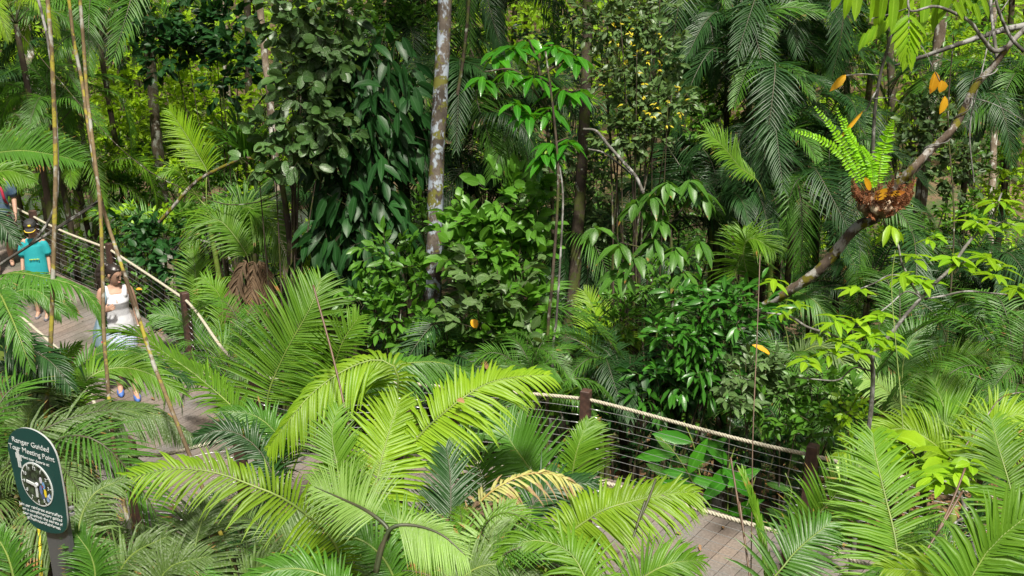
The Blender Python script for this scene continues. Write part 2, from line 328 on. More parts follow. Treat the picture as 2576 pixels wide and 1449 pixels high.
def boardwalk():
    m, nt, out = mat_new('weathered_deck_wood'); bs = nd(nt, 'ShaderNodeBsdfPrincipled', i_Roughness=.75)
    g = nd(nt, 'ShaderNodeNewGeometry'); n1 = nd(nt, 'ShaderNodeTexNoise', i_Scale=1.4, i_Detail=6.); n2 = nd(nt, 'ShaderNodeTexNoise', i_Scale=45., i_Detail=4.)
    for n in (n1, n2): nt.links.new(g.outputs['Position'], n.inputs['Vector'])
    c = mix(nt, attr(nt, 'rnd'), (.24, .19, .155), (.155, .12, .10)); c = mix(nt, ramp(nt, n1.outputs['Fac'], .4, .65), c, (.18, .172, .165)); c = mix(nt, ramp(nt, n2.outputs['Fac'], .3, .9), c, (.085, .068, .06))
    n3 = nd(nt, 'ShaderNodeTexNoise', i_Scale=.9, i_Detail=5.); nt.links.new(g.outputs['Position'], n3.inputs['Vector']); c = mix(nt, ramp(nt, n3.outputs['Fac'], .52, .62), c, (.085, .082, .062))
    nt.links.new(c, bs.inputs['Base Color']); nt.links.new(bs.outputs[0], out.inputs[0])
    n = 260; A = spline(z3(FAR), 4000); B = spline(z3(NEAR), 4000)
    # planks square to the walk: pair each far point with the matching near point
    mb = MB(); cen = .5*(A+B); L = np.r_[0, np.cumsum(np.linalg.norm(np.diff(cen, axis=0), axis=1))]
    k = int(L[-1]/.142)
    for i in range(k):
        s0, s1 = i*.142, i*.142+.134
        a0, a1, b0, b1 = [np.array([np.interp(s, L, C[:, j]) for j in range(3)]) for C, s in ((A, s0), (A, s1), (B, s0), (B, s1))]
        d = nz(a0-b0)*(.07+random.uniform(0, .012)); a0 = a0+d; a1 = a1+d; b0 = b0-d; b1 = b1-d
        dn = np.array([0, 0, -.035]); v = [a0, a1, b1, b0, a0+dn, a1+dn, b1+dn, b0+dn]
        mb.add(v, [[0, 3, 2, 1], [4, 5, 6, 7], [0, 1, 5, 4], [1, 2, 6, 5], [2, 3, 7, 6], [3, 0, 4, 7]], rnd=random.random())
    o = mb.build('boardwalk', m, smooth=False); tag(o, 'curving timber plank boardwalk through the palms', kind='structure')
    WL[o.name] = np.zeros(3)
    fm = simple_mat('deck_beam_wood', (.17, .09, .055), .8, (.10, .055, .035), 12)
    mb = MB()
    for C, s in ((A, 1), (B, -1)):
        c = C[::40]; t = nz(np.gradient(c, axis=0)); sd = np.cross(t, UP)*s
        for i in range(len(c)-1):
            m_ = .5*(c[i]+c[i+1]); sdv = nz(np.cross(c[i+1]-c[i], UP))
            box(mb, m_+np.array([0, 0, -.16]), np.linalg.norm(c[i+1]-c[i])+.004, .06, .24, [nz(c[i+1]-c[i]), sdv, np.cross(sdv, nz(c[i+1]-c[i]))])
    mb.build('edge_beam', fm, o, smooth=False)
    mb = MB()
    for C in (A, B):
        for i in range(100, 4000, 260):
            c = C[i]; gz = terrain(c[0], c[1])-.3; hh = c[2]-.28-gz
            box(mb, (c[0], c[1], gz+hh/2), .14, .14, hh)
    mb.build('deck_support', fm, o, smooth=False)
boardwalk()
POSTM = simple_mat('dark_stained_post', (.075, .038, .028), .6, (.04, .022, .017), 25, bump=.3)
ROPEM = simple_mat('rope_fibre', (.44, .41, .33), .9, (.30, .28, .21), 60)
WIREM = simple_mat('steel_cable', (.55, .56, .57), .35, metal=.8)
def rail(line, posts, label, ropetw=.095):
    pts = spline(z3(line), 1200); base = pts[600]
    root = thing('rope_handrail', (base[0], base[1], base[2]), label, 'handrail', 'rope handrails along the boardwalk')
    L = np.r_[0, np.cumsum(np.linalg.norm(np.diff(pts, axis=0), axis=1))]
    idx = []; pk = {}
    for i, (px, py) in enumerate(posts):
        k = int(np.argmin((pts[:, 0]-px)**2+(pts[:, 1]-py)**2)); idx.append(k); c = pts[k]
        t = nz(pts[min(k+2, 1199)]-pts[max(k-2, 0)]); t[2] = 0; t = nz(t); sd_ = np.cross(t, UP)
        mb = MB(); s = .095; h0, h1 = -.35, PH+.03
        box(mb, c+UP*(h0+h1)/2, s, s, h1-h0, [t, sd_, UP])
        # bevelled cap edge
        v = [c+UP*h1+t*a*s*.5+sd_*b*s*.5 for a, b in ((-1, -1), (1, -1), (1, 1), (-1, 1))]+[c+UP*(h1+.008)+t*a*s*.42+sd_*b*s*.42 for a, b in ((-1, -1), (1, -1), (1, 1), (-1, 1))]
        mb.add(v, [[4, 5, 6, 7], [0, 1, 5, 4], [1, 2, 6, 5], [2, 3, 7, 6], [3, 0, 4, 7]])
        pk[k] = mb.build('post', POSTM, root, smooth=False)
    idx.sort(); seg = [0]+idx+[1199]
    # rope sags between posts and passes through them
    mb = MB(); zoff = np.zeros(1200)
    for a, b in zip(seg[:-1], seg[1:]):
        if b-a < 2: continue
        q = (np.arange(a, b+1)-a)/(b-a); zoff[a:b+1] = -.03*4*q*(1-q)*min(1, (L[b]-L[a])/2.2)
    rp = pts+UP*(PH-.06+zoff)[:, None]
    n = int(L[-1]/.012); s = np.linspace(0, L[-1], n); R = np.stack([np.interp(s, L, rp[:, j]) for j in range(3)], -1)
    T, N, B = frames(R)
    for k in range(3):
        ph = s/ropetw*2*math.pi+k*2*math.pi/3
        tube(mb, R+.0095*(np.cos(ph)[:, None]*N+np.sin(ph)[:, None]*B), .0108, 5, cap=False, rnd=k/3)
    mb.build('rope', ROPEM, root)
    for w_ in range(9):
        mb = MB(); z = .09+w_*.085
        tube(mb, pts[::12]+UP*z, .0026, 4, cap=False); mb.build('cable', WIREM, root)
    mb = MB()
    for k in idx:
        t = nz(pts[min(k+2, 1199)]-pts[max(k-2, 0)])
        for w_ in range(9):
            z = .09+w_*.085
            for sg in (-1, 1):
                a = pts[k]+UP*z+t*sg*.05; mb = MB(); tube(mb, [a, a+t*sg*.10], [.006, .005], 6); mb.build('turnbuckle', WIREM, pk[k])
rail(FAR, [tuple(FAR[i]) for i in (0, 1, 2, 3, 4)]+[(-2.75, 9.75), (-1.1, 9.45), tuple(railpt(1480, 987, PH)[:2]), tuple(FAR[8]), (4.75, 6.75), (6.8, 5.5)],
     'far rope handrail with dark posts and steel cables, behind the walking people')
rail(NEAR, [tuple(NEAR[i]) for i in range(2, 9)]+[tuple(NEAR[9]), (4., 5.), (6., 3.7)],
     'near rope handrail half hidden by the bright palm fronds')
# ---------------------------------------------------------------- hero palms (each frond a part)
def palm(label, crown, fronds, stem='g', sr=.045, cat='palm', name='fan_palm', group=None, stemh=None):
    c = P(*crown); gz = float(terrain(c[0], c[1]))
    root = thing('feather_palm', (c[0], c[1], gz), label, cat, group)
    mb = MB(); q = np.array([c[0]+.1, c[1]+.1, gz-.1])
    tube(mb, [q, .5*(c+q)+[.06, 0, 0], c-[0, 0, .05]], [sr*1.2, sr, sr*.8], 8, 16, bump=.04)
    mb.build('stem', STEM[stem], root)
    for f in fronds:
        pts, Lp, n, Wp, mt = f[:5]; kw = dict(f[5]) if len(f) > 5 else {}
        D = pts[len(pts)//2][2]; st = kw.pop('stem', 'd' if mt in ('dark',) else ('y' if mt == 'dead' else 'g'))
        W3 = [P(*p) for p in pts]
        if kw.pop('conn', True): 
            W3 = [c+(W3[0]-c)*.0, c+(W3[0]-c)*.55+np.array([0, 0, .08])]+W3 if np.linalg.norm(W3[0]-c) > .35 else [c]+W3
            C = spline(W3, 60); l = np.r_[0, np.cumsum(np.linalg.norm(np.diff(C, axis=0), axis=1))]
            j = np.argmin(np.linalg.norm(C-P(*pts[0]), axis=1)); kw.setdefault('start', float(np.clip(l[j]/l[-1], .05, .8)))
        kw.setdefault('upv', nz(np.array([0, -.62, .78]))); kw.setdefault('miss', .03 if D < 9 else 0.); mb = MB(); frond_into(mb, W3, Lp*1.1*D/F, int(n*(1.28 if D < 9 else 1.35)), Wp*(.82 if D < 9 else .68)*D/F, rr=kw.pop('rr', .011), mats=(0, 1), **kw)
        mb.build('frond', [LM[mt], STEM[st]], root)
    return root
E1 = [.35, .8, 1, 1, .9, .7, .35]; E2 = [.9, 1, 1, .95, .8, .6, .3]
palm('tall bright palm whose upright frond stands before the left rope handrail', (690, 1330, 8.2), [
 ([(672, 1010, 8), (700, 925, 7.95), (738, 850, 7.9), (780, 775, 7.9), (806, 705, 8.0)], 155, 44, 10, 'bright', dict(env=E2, droop=.22, a0=12, a1=62, roll=-5, lift=.05, upv=nz(np.array([.1, -.85, .35])))),
 ([(800, 1040, 7.9), (838, 930, 7.8), (862, 860, 7.7), (900, 800, 7.7)], 115, 30, 9, 'bright', dict(env=E2, droop=.3, a0=10, a1=60, upv=nz(np.array([0, -.6, .6])))),
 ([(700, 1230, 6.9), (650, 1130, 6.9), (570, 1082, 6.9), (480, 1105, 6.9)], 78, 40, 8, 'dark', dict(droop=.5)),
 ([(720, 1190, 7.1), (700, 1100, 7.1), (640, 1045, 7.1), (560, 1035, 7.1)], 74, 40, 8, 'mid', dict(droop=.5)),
 ([(600, 1030, 7.8), (530, 950, 7.8), (440, 908, 7.8), (350, 888, 7.8), (275, 893, 7.8)], 62, 44, 7, 'bright', dict(upv=UP, droop=.5, lift=.2, env=[.6, 1, 1, .9, .8, .5])),
 ([(650, 1120, 7.5), (600, 1040, 7.5), (500, 950, 7.5), (430, 900, 7.5), (345, 842, 7.5), (258, 836, 7.4)], 92, 58, 8, 'bright', dict(upv=UP, env=[.6, 1, 1, .95, .9, .8, .5], droop=.35, a0=35, a1=68, lift=.15)),
])
palm('palm with one dusted arching frond and one lime frond hanging down beside it', (985, 1240, 7.6), [
 ([(880, 1010, 7.6), (930, 950, 7.6), (985, 922, 7.7), (1058, 911, 7.8), (1120, 915, 7.9), (1195, 945, 8)], 118, 50, 11, 'mid', dict(ratio=(.42, 1.), droop=.55, a0=25, a1=50, env=[.6, 1, 1, .9, .7, .5, .3], lift=.1)),
 ([(1000, 940, 7.2), (950, 905, 7.2), (870, 930, 7.1), (790, 985, 7.0), (725, 1060, 6.9), (668, 1135, 6.9)], 135, 46, 12, 'lime', dict(ratio=(1., .45), droop=.75, a0=20, a1=58, lift=.15, start=.3, env=[.6, .9, 1, 1, .9, .7, .3])),
])
palm('large lime coloured palm in the middle, its long frond pointing at the far rope', (930, 1520, 6.6), [
 ([(1020, 1150, 6.6), (1072, 1078, 6.6), (1110, 1045, 6.6), (1158, 1006, 6.6), (1225, 965, 6.7), (1300, 948, 6.8), (1374, 944, 6.9)], 150, 48, 12, 'lime', dict(ratio=(.62, 1.), droop=.45, a0=18, a1=55, lift=.15, env=[.7, 1, 1, .95, .8, .6, .35])),
 ([(928, 1290, 6.4), (945, 1225, 6.4), (960, 1155, 6.5), (978, 1090, 6.6), (1003, 1010, 6.7)], 155, 44, 12, 'lime', dict(env=E2, droop=.28, a0=8, a1=62, upv=nz(np.array([.1, -.85, .45])), lift=.05)),
 ([(880, 1300, 6.3), (850, 1180, 6.4), (835, 1090, 6.5), (850, 1030, 6.6)], 100, 32, 9, 'bright', dict(env=E2, upv=nz(np.array([0, -.8, .5])))),
 ([(1105, 1449, 6.0), (1130, 1330, 6.1), (1134, 1240, 6.2), (1130, 1170, 6.3), (1122, 1130, 6.35)], 115, 40, 9, 'dark', dict(env=E2, upv=nz(np.array([0, -.9, .4])), droop=.15, lift=.05)),
])
palm('wide arching palm low in the picture whose frond reaches left over the planks', (900, 1560, 5.6), [
 ([(830, 1350, 5.3), (776, 1299, 5.2), (733, 1267, 5.15), (690, 1243, 5.1), (633, 1221, 5.1), (567, 1196, 5.1), (500, 1182, 5.1), (425, 1180, 5.1), (335, 1202, 5.1)], 130, 56, 11, 'lime', dict(ratio=(1.0, .62), droop=.45, a0=22, a1=45, lift=.3, env=[.5, .9, 1, 1, .95, .85, .6], start=.12)),
 ([(700, 1480, 5.7), (740, 1400, 5.7), (770, 1330, 5.8), (800, 1270, 5.9)], 105, 34, 9, 'dusty', dict(env=E2, upv=nz(np.array([0, -.8, .6])))),
])
palm('pale dusted palm with a dark curved leaf stalk in the bottom middle', (930, 1620, 4.6), [
 ([(944, 1440, 4.9), (958, 1375, 4.9), (978, 1335, 4.9), (930, 1290, 4.95), (860, 1255, 5.1), (790, 1225, 5.2)], 150, 46, 6.5, 'pale', dict(stem='d', ratio=(.7, 1), droop=.35, a0=10, a1=60, start=.42, conn=False, env=[.9, 1, 1, .9, .6, .35], rr=.014, lift=.3)),
 ([(946, 1440, 4.85), (962, 1375, 4.85), (985, 1328, 4.85), (1040, 1322, 4.85), (1110, 1345, 4.8), (1172, 1398, 4.75)], 120, 46, 6.5, 'pale', dict(stem='d', ratio=(.5, 1), droop=.6, a0=15, a1=65, start=.42, conn=False, env=[.9, 1, 1, .9, .7, .4], rr=.014, lift=.3)),
])
palm('green palm filling the bottom centre behind the pale curved stalk', (1060, 1640, 5.6), [
 ([(1010, 1500, 5.6), (960, 1400, 5.6), (880, 1350, 5.6), (770, 1370, 5.6)], 105, 44, 9, 'mid', dict(droop=.5)),
 ([(1080, 1500, 5.7), (1060, 1400, 5.7), (1010, 1320, 5.8), (940, 1270, 5.9)], 105, 44, 9, 'bright', dict(droop=.4)),
 ([(1120, 1520, 5.3), (1180, 1440, 5.3), (1260, 1420, 5.3), (1350, 1450, 5.3)], 95, 44, 9, 'dusty', dict(droop=.5)),
 ([(900, 1520, 5.0), (820, 1450, 5.0), (720, 1430, 5.0), (620, 1460, 5.0)], 95, 44, 9, 'mid', dict(droop=.5)),
])
palm('dying palm frond turned straw yellow and rust brown, beside the green palms', (1100, 1560, 6.2), [
 ([(1160, 1420, 6.1), (1175, 1320, 6.1), (1210, 1260, 6.1), (1270, 1215, 6.1), (1330, 1192, 6.15), (1400, 1195, 6.2), (1455, 1225, 6.2)], 105, 38, 9, 'dead', dict(ratio=(.5, 1), droop=.95, a0=30, a1=66, lift=.1, jit=.14, miss=.12, env=[.8, 1, 1, 1, .9, .7, .5])),
 ([(1150, 1470, 6.0), (1160, 1340, 6.0), (1185, 1300, 6.0), (1240, 1280, 6.0), (1290, 1300, 6.)], 110, 24, 11, 'brown', dict(stem='b', droop=1.4, miss=.2, jit=.15)),
])
palm('bright arching palm in front of the decking right of the middle', (1330, 1600, 6.0), [
 ([(1390, 1400, 5.9), (1432, 1343, 5.9), (1475, 1310, 5.9), (1525, 1280, 5.9), (1619, 1254, 5.95), (1690, 1240, 6), (1745, 1240, 6)], 140, 52, 13, 'lime', dict(ratio=(.62, 1.), droop=.5, a0=12, a1=55, lift=.3, env=[.75, 1, 1, 1, .95, .75, .4])),
 ([(1258, 1480, 5.6), (1232, 1390, 5.6), (1240, 1330, 5.7), (1290, 1280, 5.8)], 130, 34, 12, 'pale', dict(env=E2, ratio=(.8, 1), upv=nz(np.array([0, -.7, .7])))),
 ([(1500, 1560, 5.2), (1470, 1450, 5.2), (1420, 1380, 5.3), (1330, 1360, 5.3), (1260, 1400, 5.3)], 110, 36, 11, 'bright', dict(droop=.6, lift=.3)),
 ([(1560, 1560, 5.4), (1600, 1470, 5.4), (1680, 1420, 5.4), (1760, 1410, 5.5)], 110, 36, 10, 'bright', dict(droop=.5)),
])
palm('green palm frond spreading before the middle rope post', (1430, 1330, 7.6), [
 ([(1360, 1230, 7.6), (1325, 1169, 7.6), (1292, 1122, 7.6), (1262, 1068, 7.7)], 135, 34, 11, 'mid', dict(env=E2, a0=15, a1=65, droop=.2, upv=nz(np.array([.2, -.8, .5])))),
 ([(1440, 1260, 7.4), (1440, 1190, 7.4), (1455, 1120, 7.4), (1478, 1060, 7.5)], 110, 30, 10, 'bright', dict(env=E2, ratio=(.5, 1), upv=nz(np.array([0, -.8, .5])))),
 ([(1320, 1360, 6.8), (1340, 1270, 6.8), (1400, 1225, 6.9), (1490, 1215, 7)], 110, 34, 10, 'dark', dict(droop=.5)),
 ([(1200, 1330, 7.4), (1215, 1230, 7.4), (1190, 1150, 7.4), (1120, 1090, 7.5)], 110, 34, 8, 'mid', dict(droop=.45)),
])
palm('big bright palm frond standing upright over the right end of the decking', (2290, 1640, 5.6), [
 ([(2275, 1540, 5.6), (2264, 1446, 5.7), (2251, 1349, 5.8), (2227, 1249, 5.9), (2204, 1153, 6.0), (2196, 1095, 6.1)], 165, 60, 10, 'bright', dict(env=[.9, 1, 1, .95, .85, .65, .35], a0=3, a1=55, droop=.28, upv=nz(np.array([.05, -.85, .45])), lift=.05)),
 ([(2010, 1360, 6.4), (2051, 1303, 6.4), (2101, 1246, 6.4), (2151, 1190, 6.5), (2185, 1130, 6.6)], 105, 40, 9, 'bright', dict(env=E2, a0=20, a1=55, droop=.3, upv=nz(np.array([.1, -.7, .7])))),
 ([(1930, 1500, 5.6), (1975, 1420, 5.6), (2020, 1370, 5.7), (2085, 1318, 5.8)], 120, 26, 13, 'mid', dict(env=E2, a0=15, a1=55, droop=.3)),
])
palm('bright palm at the right edge whose frond leans over the rope end', (2640, 1600, 5.8), [
 ([(2590, 1400, 5.9), (2561, 1299, 6), (2534, 1199, 6.1), (2510, 1120, 6.2), (2495, 1060, 6.3)], 150, 46, 10, 'bright', dict(env=E2, a0=5, a1=55, droop=.3, upv=nz(np.array([0, -.85, .5])))),
 ([(2400, 1560, 4.4), (2440, 1460, 4.4), (2490, 1380, 4.4), (2576, 1305, 4.4), (2680, 1260, 4.4)], 150, 34, 20, 'bright', dict(env=E2, droop=.4, lift=.3, ratio=(1, 1))),
 ([(2480, 1560, 4.8), (2400, 1480, 4.8), (2330, 1440, 4.8), (2230, 1430, 4.8)], 120, 34, 11, 'lime', dict(droop=.5, lift=.3)),
])
palm('palm spear still folded shut between the decking and the bright palm', (1950, 1640, 5.6), [
 ([(1940, 1530, 5.7), (1930, 1430, 5.8), (1912, 1330, 5.9), (1890, 1250, 5.9), (1872, 1200, 5.95)], 42, 30, 10, 'bright', dict(a0=74, a1=80, droop=.0, lift=.05, env=[1, 1, 1, 1, 1, .8])),
])
palm('cluster of bright palms behind the right end of the rope', (2400, 1260, 8.6), [
 ([(2440, 1150, 8.6), (2390, 1060, 8.7), (2365, 1000, 8.8), (2345, 950, 8.9)], 120, 38, 9, 'bright', dict(env=E2, upv=nz(np.array([0, -.8, .5])))),
 ([(2420, 1180, 8.4), (2340, 1110, 8.4), (2280, 1080, 8.5), (2200, 1085, 8.5)], 100, 40, 9, 'lime', dict(droop=.4)),
 ([(2450, 1180, 8.4), (2480, 1090, 8.4), (2530, 1050, 8.4), (2610, 1040, 8.4)], 100, 40, 9, 'lime', dict(droop=.4)),
 ([(2430, 1170, 8.5), (2400, 1120, 8.5), (2370, 1060, 8.6), (2300, 1040, 8.7)], 90, 40, 8, 'bright', dict(droop=.4)),
 ([(2460, 1180, 8.3), (2440, 1130, 8.3), (2470, 1110, 8.3), (2560, 1130, 8.3)], 90, 36, 9, 'lime', dict(droop=.5)),
])
palm('arching light green palm behind the sapling at the right edge', (2330, 1120, 10.5), [
 ([(2310, 1020, 10.4), (2350, 940, 10.3), (2420, 900, 10.2), (2500, 890, 10.2), (2560, 925, 10.2)], 70, 40, 8, 'bright', dict(droop=.4)),
 ([(2280, 1030, 10.4), (2270, 930, 10.5), (2290, 860, 10.6), (2330, 820, 10.7)], 90, 40, 7, 'mid', dict()),
 ([(2290, 1040, 10.3), (2200, 960, 10.3), (2150, 960, 10.3), (2090, 990, 10.3)], 70, 40, 7, 'pale', dict(droop=.4)),
 ([(2330, 1030, 10.3), (2440, 960, 10.3), (2520, 980, 10.3), (2600, 1010, 10.3)], 80, 40, 7, 'mid', dict(droop=.4)),
])
# left side
palm('left edge palm whose grey green frond droops in front of the walkers', (-90, 1010, 6.4), [
 ([(-30, 720, 6.2), (30, 688, 6.1), (117, 700, 6.0), (190, 720, 6.0), (240, 765, 6.0), (262, 815, 6.0)], 85, 52, 8, 'mid', dict(upv=UP, droop=.7, a0=25, a1=60, ratio=(.55, 1))),
 ([(-50, 840, 6.4), (0, 765, 6.4), (55, 730, 6.4), (105, 738, 6.4), (150, 785, 6.4)], 66, 44, 8, 'mid', dict(droop=.5, env=[.7, 1, 1, .9, .8, .5])),
 ([(-50, 800, 6), (-10, 735, 5.9), (20, 780, 5.7), (50, 850, 5.6), (75, 920, 5.6)], 80, 40, 7, 'mid', dict(droop=.6)),
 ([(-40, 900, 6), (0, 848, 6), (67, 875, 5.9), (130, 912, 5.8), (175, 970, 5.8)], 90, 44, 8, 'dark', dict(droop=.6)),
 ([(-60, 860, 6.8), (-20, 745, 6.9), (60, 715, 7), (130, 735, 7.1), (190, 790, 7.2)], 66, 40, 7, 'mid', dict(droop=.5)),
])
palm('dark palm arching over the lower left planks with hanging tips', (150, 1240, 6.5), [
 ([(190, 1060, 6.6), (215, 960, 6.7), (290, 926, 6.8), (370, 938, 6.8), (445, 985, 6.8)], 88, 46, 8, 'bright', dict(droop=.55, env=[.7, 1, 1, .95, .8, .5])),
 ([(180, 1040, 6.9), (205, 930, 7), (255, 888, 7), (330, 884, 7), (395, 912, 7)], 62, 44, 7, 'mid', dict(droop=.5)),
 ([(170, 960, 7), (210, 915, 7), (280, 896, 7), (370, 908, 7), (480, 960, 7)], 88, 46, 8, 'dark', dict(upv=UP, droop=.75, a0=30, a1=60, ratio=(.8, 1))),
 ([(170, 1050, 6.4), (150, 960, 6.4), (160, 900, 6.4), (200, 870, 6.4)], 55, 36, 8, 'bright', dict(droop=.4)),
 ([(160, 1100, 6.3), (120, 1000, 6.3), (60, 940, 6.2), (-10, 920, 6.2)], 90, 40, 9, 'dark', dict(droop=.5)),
 ([(180, 1120, 6.5), (190, 1040, 6.5), (150, 990, 6.5), (90, 970, 6.5)], 60, 40, 8, 'bright', dict(droop=.6)),
])
palm('dusty palm whose grey leaflets hang like a curtain below the planks on the left', (190, 1330, 6), [
 ([(190, 1130, 6.2), (225, 1065, 6.2), (310, 1036, 6.2), (400, 1045, 6.2), (475, 1095, 6.2)], 104, 48, 9, 'dusty', dict(droop=.95, a0=35, a1=55, ratio=(.5, 1))),
 ([(130, 1250, 5.7), (150, 1150, 5.7), (220, 1115, 5.6), (300, 1130, 5.6), (375, 1190, 5.6)], 70, 46, 8, 'dusty', dict(droop=.5, ratio=(.8, 1))),
 ([(90, 1200, 6.2), (70, 1080, 6.2), (90, 1020, 6.2), (170, 990, 6.3)], 90, 46, 9, 'dusty', dict(droop=.5)),
 ([(60, 1250, 6.3), (20, 1120, 6.3), (10, 1040, 6.3), (60, 980, 6.3)], 90, 46, 9, 'dusty', dict(droop=.6)),
])
palm('dusty palm fanning up beside the sign post', (200, 1600, 4.9), [
 ([(205, 1520, 4.9), (203, 1400, 4.9), (202, 1310, 4.95), (240, 1240, 5), (310, 1205, 5.05)], 110, 46, 9, 'dusty', dict(ratio=(.5, 1), droop=.6, a0=15, a1=55)),
 ([(250, 1540, 4.8), (300, 1440, 4.8), (340, 1390, 4.8), (420, 1350, 4.8)], 110, 40, 9, 'dusty', dict(droop=.6)),
 ([(220, 1560, 4.6), (240, 1470, 4.6), (230, 1400, 4.6), (190, 1340, 4.6)], 90, 40, 8, 'mid', dict(droop=.4)),
])
palm('dark speckled palm with a straight frond low in the middle left', (470, 1600, 5.2), [
 ([(478, 1500, 5.2), (487, 1405, 5.25), (500, 1335, 5.3), (525, 1270, 5.4)], 135, 46, 10, 'dusty', dict(env=E2, a0=5, a1=60, droop=.3, upv=nz(np.array([0, -.8, .6])))),
 ([(420, 1560, 4.4), (400, 1480, 4.4), (430, 1425, 4.4), (520, 1400, 4.4)], 90, 36, 10, 'dusty', dict(droop=.3)),
 ([(560, 1560, 5.2), (620, 1470, 5.2), (670, 1420, 5.2), (740, 1400, 5.2)], 100, 40, 9, 'dusty', dict(droop=.5)),
 ([(520, 1520, 5.5), (440, 1420, 5.5), (400, 1370, 5.5), (350, 1340, 5.5)], 85, 40, 8, 'dusty', dict(droop=.5)),
])
palm('green palm at the left edge above the boardwalk, leaflets combed upright', (-60, 620, 9), [
 ([(-60, 400, 9), (0, 384, 9), (67, 380, 9), (150, 393, 9), (205, 408, 9)], 92, 40, 9, 'mid', dict(ratio=(1., .9), droop=.3, a0=30, a1=50, lift=.5)),
 ([(-60, 480, 8.6), (-20, 440, 8.6), (30, 430, 8.6), (80, 455, 8.6)], 60, 40, 8, 'bright', dict(droop=.7)),
 ([(-80, 560, 8), (-40, 530, 8), (0, 560, 8), (40, 610, 8)], 60, 30, 6, 'dark', dict(droop=.5)),
])
palm('low palms in front of the sign foot', (40, 1640, 4.2), [
 ([(60, 1600, 4.2), (40, 1480, 4.2), (20, 1400, 4.2), (-20, 1330, 4.2)], 90, 36, 10, 'mid', dict(droop=.4)),
])
palm('small palm with a feathery upright frond in front of the banded trunk', (520, 520, 15), [
 ([(520, 430, 15), (497, 387, 15), (462, 330, 15), (427, 278, 15)], 62, 32, 5, 'limeb', dict(env=E2, upv=nz(np.array([.1, -.85, .4])))),
 ([(500, 500, 15), (470, 460, 14.8), (440, 428, 14.6), (400, 440, 14.5)], 50, 36, 5, 'bright', dict(droop=.8)),
])
palm('palm spreading sideways just behind the rope near the boy', (420, 700, 17.1), [
 ([(405, 590, 16.64), (370, 560, 16.64), (300, 540, 16.64), (235, 535, 16.64)], 62, 36, 7, 'mid', dict(droop=.4, lift=.4)),
 ([(410, 600, 16.42), (400, 560, 16.42), (350, 590, 16.42), (290, 610, 16.42)], 50, 36, 6, 'mid', dict(droop=.5)),
 ([(420, 590, 16.42), (440, 540, 16.42), (500, 520, 16.42), (540, 540, 16.42)], 50, 36, 6, 'bright', dict(droop=.5)),
])
palm('large green palm left of the twin mossy trunks with brown skirts of dead leaves', (640, 800, 13.5), [
 ([(630, 640, 13.61), (600, 560, 13.61), (620, 520, 13.61), (680, 560, 13.5), (725, 650, 13.39)], 105, 50, 7, 'bright', dict(droop=.4, a0=25, a1=55)),
 ([(620, 640, 13.39), (560, 560, 13.39), (520, 560, 13.39), (480, 610, 13.28)], 90, 44, 6, 'bright', dict(droop=.5)),
 ([(650, 640, 13.82), (640, 560, 13.82), (600, 510, 13.82), (540, 510, 13.82)], 80, 44, 6, 'mid', dict(droop=.4)),
 ([(620, 660, 13.28), (600, 700, 13.28), (590, 760, 13.28), (590, 820, 13.28)], 50, 26, 10, 'brown', dict(droop=1.2, jit=.15, stem='b')),
 ([(640, 660, 13.39), (635, 710, 13.39), (630, 780, 13.39), (625, 840, 13.39)], 50, 26, 10, 'brown', dict(droop=1.2, jit=.15, stem='b')),
 ([(650, 660, 13.5), (670, 700, 13.5), (675, 760, 13.5), (672, 820, 13.5)], 45, 26, 10, 'brown', dict(droop=1.2, jit=.15, stem='b')),
])
palm('bright feathery palm just behind the third rope post', (500, 960, 13.45), [
 ([(510, 860, 13.68), (500, 760, 13.68), (492, 690, 13.68), (485, 625, 13.79)], 85, 40, 6, 'bright', dict(env=E2, upv=nz(np.array([0, -.85, .4])), droop=.3)),
 ([(530, 880, 13.45), (560, 800, 13.45), (550, 740, 13.45), (510, 700, 13.45)], 80, 40, 6, 'bright', dict(droop=.5)),
 ([(520, 880, 13.22), (480, 830, 13.22), (440, 800, 13.22), (390, 790, 13.22)], 70, 40, 6, 'mid', dict(droop=.4)),
 ([(540, 900, 13.22), (590, 850, 13.22), (640, 850, 13.11), (690, 900, 13.11)], 80, 40, 6, 'mid', dict(droop=.5)),
 ([(540, 930, 12.77), (560, 880, 12.77), (600, 890, 12.77), (640, 960, 12.65)], 70, 40, 6, 'bright', dict(droop=.5)),
])
palm('bright fan shaped palm frond under the big quilted leaves', (1900, 860, 12), [
 ([(1850, 690, 12), (1860, 655, 11.9), (1875, 615, 11.9), (1868, 580, 12)], 92, 34, 6, 'bright', dict(env=E2, a0=-5, a1=60, droop=.35, upv=nz(np.array([.1, -.7, .5])))),
 ([(1870, 640, 11.8), (1880, 605, 11.7), (1905, 603, 11.6), (1945, 630, 11.5)], 80, 34, 6, 'bright', dict(droop=.5)),
])
palm('arching palm under the mossy leaning trunk', (1990, 940, 11.2), [
 ([(1970, 800, 11.3), (1990, 738, 11.2), (2040, 750, 11), (2085, 800, 11), (2110, 850, 11)], 85, 40, 6, 'mid', dict(droop=.6)),
 ([(2000, 900, 11.1), (2060, 870, 11), (2110, 900, 10.9), (2150, 950, 10.9)], 100, 40, 7, 'dusty', dict(droop=.8)),
 ([(1980, 900, 11.3), (1930, 860, 11.3), (1860, 880, 11.3), (1820, 920, 11.3)], 70, 36, 6, 'dark', dict(droop=.5)),
])
palm('broad hanging palm frond high between the yellow speckled tree and the dark palms', (1790, 420, 15.5), [
 ([(1750, 240, 15.4), (1745, 150, 15.3), (1735, 105, 15.2), (1715, 160, 15), (1700, 225, 15)], 92, 56, 5, 'mid', dict(droop=.9, a0=20, a1=60)),
 ([(1770, 260, 15.5), (1760, 200, 15.5), (1680, 190, 15.5), (1640, 250, 15.5)], 80, 50, 5, 'mid', dict(droop=.9)),
])
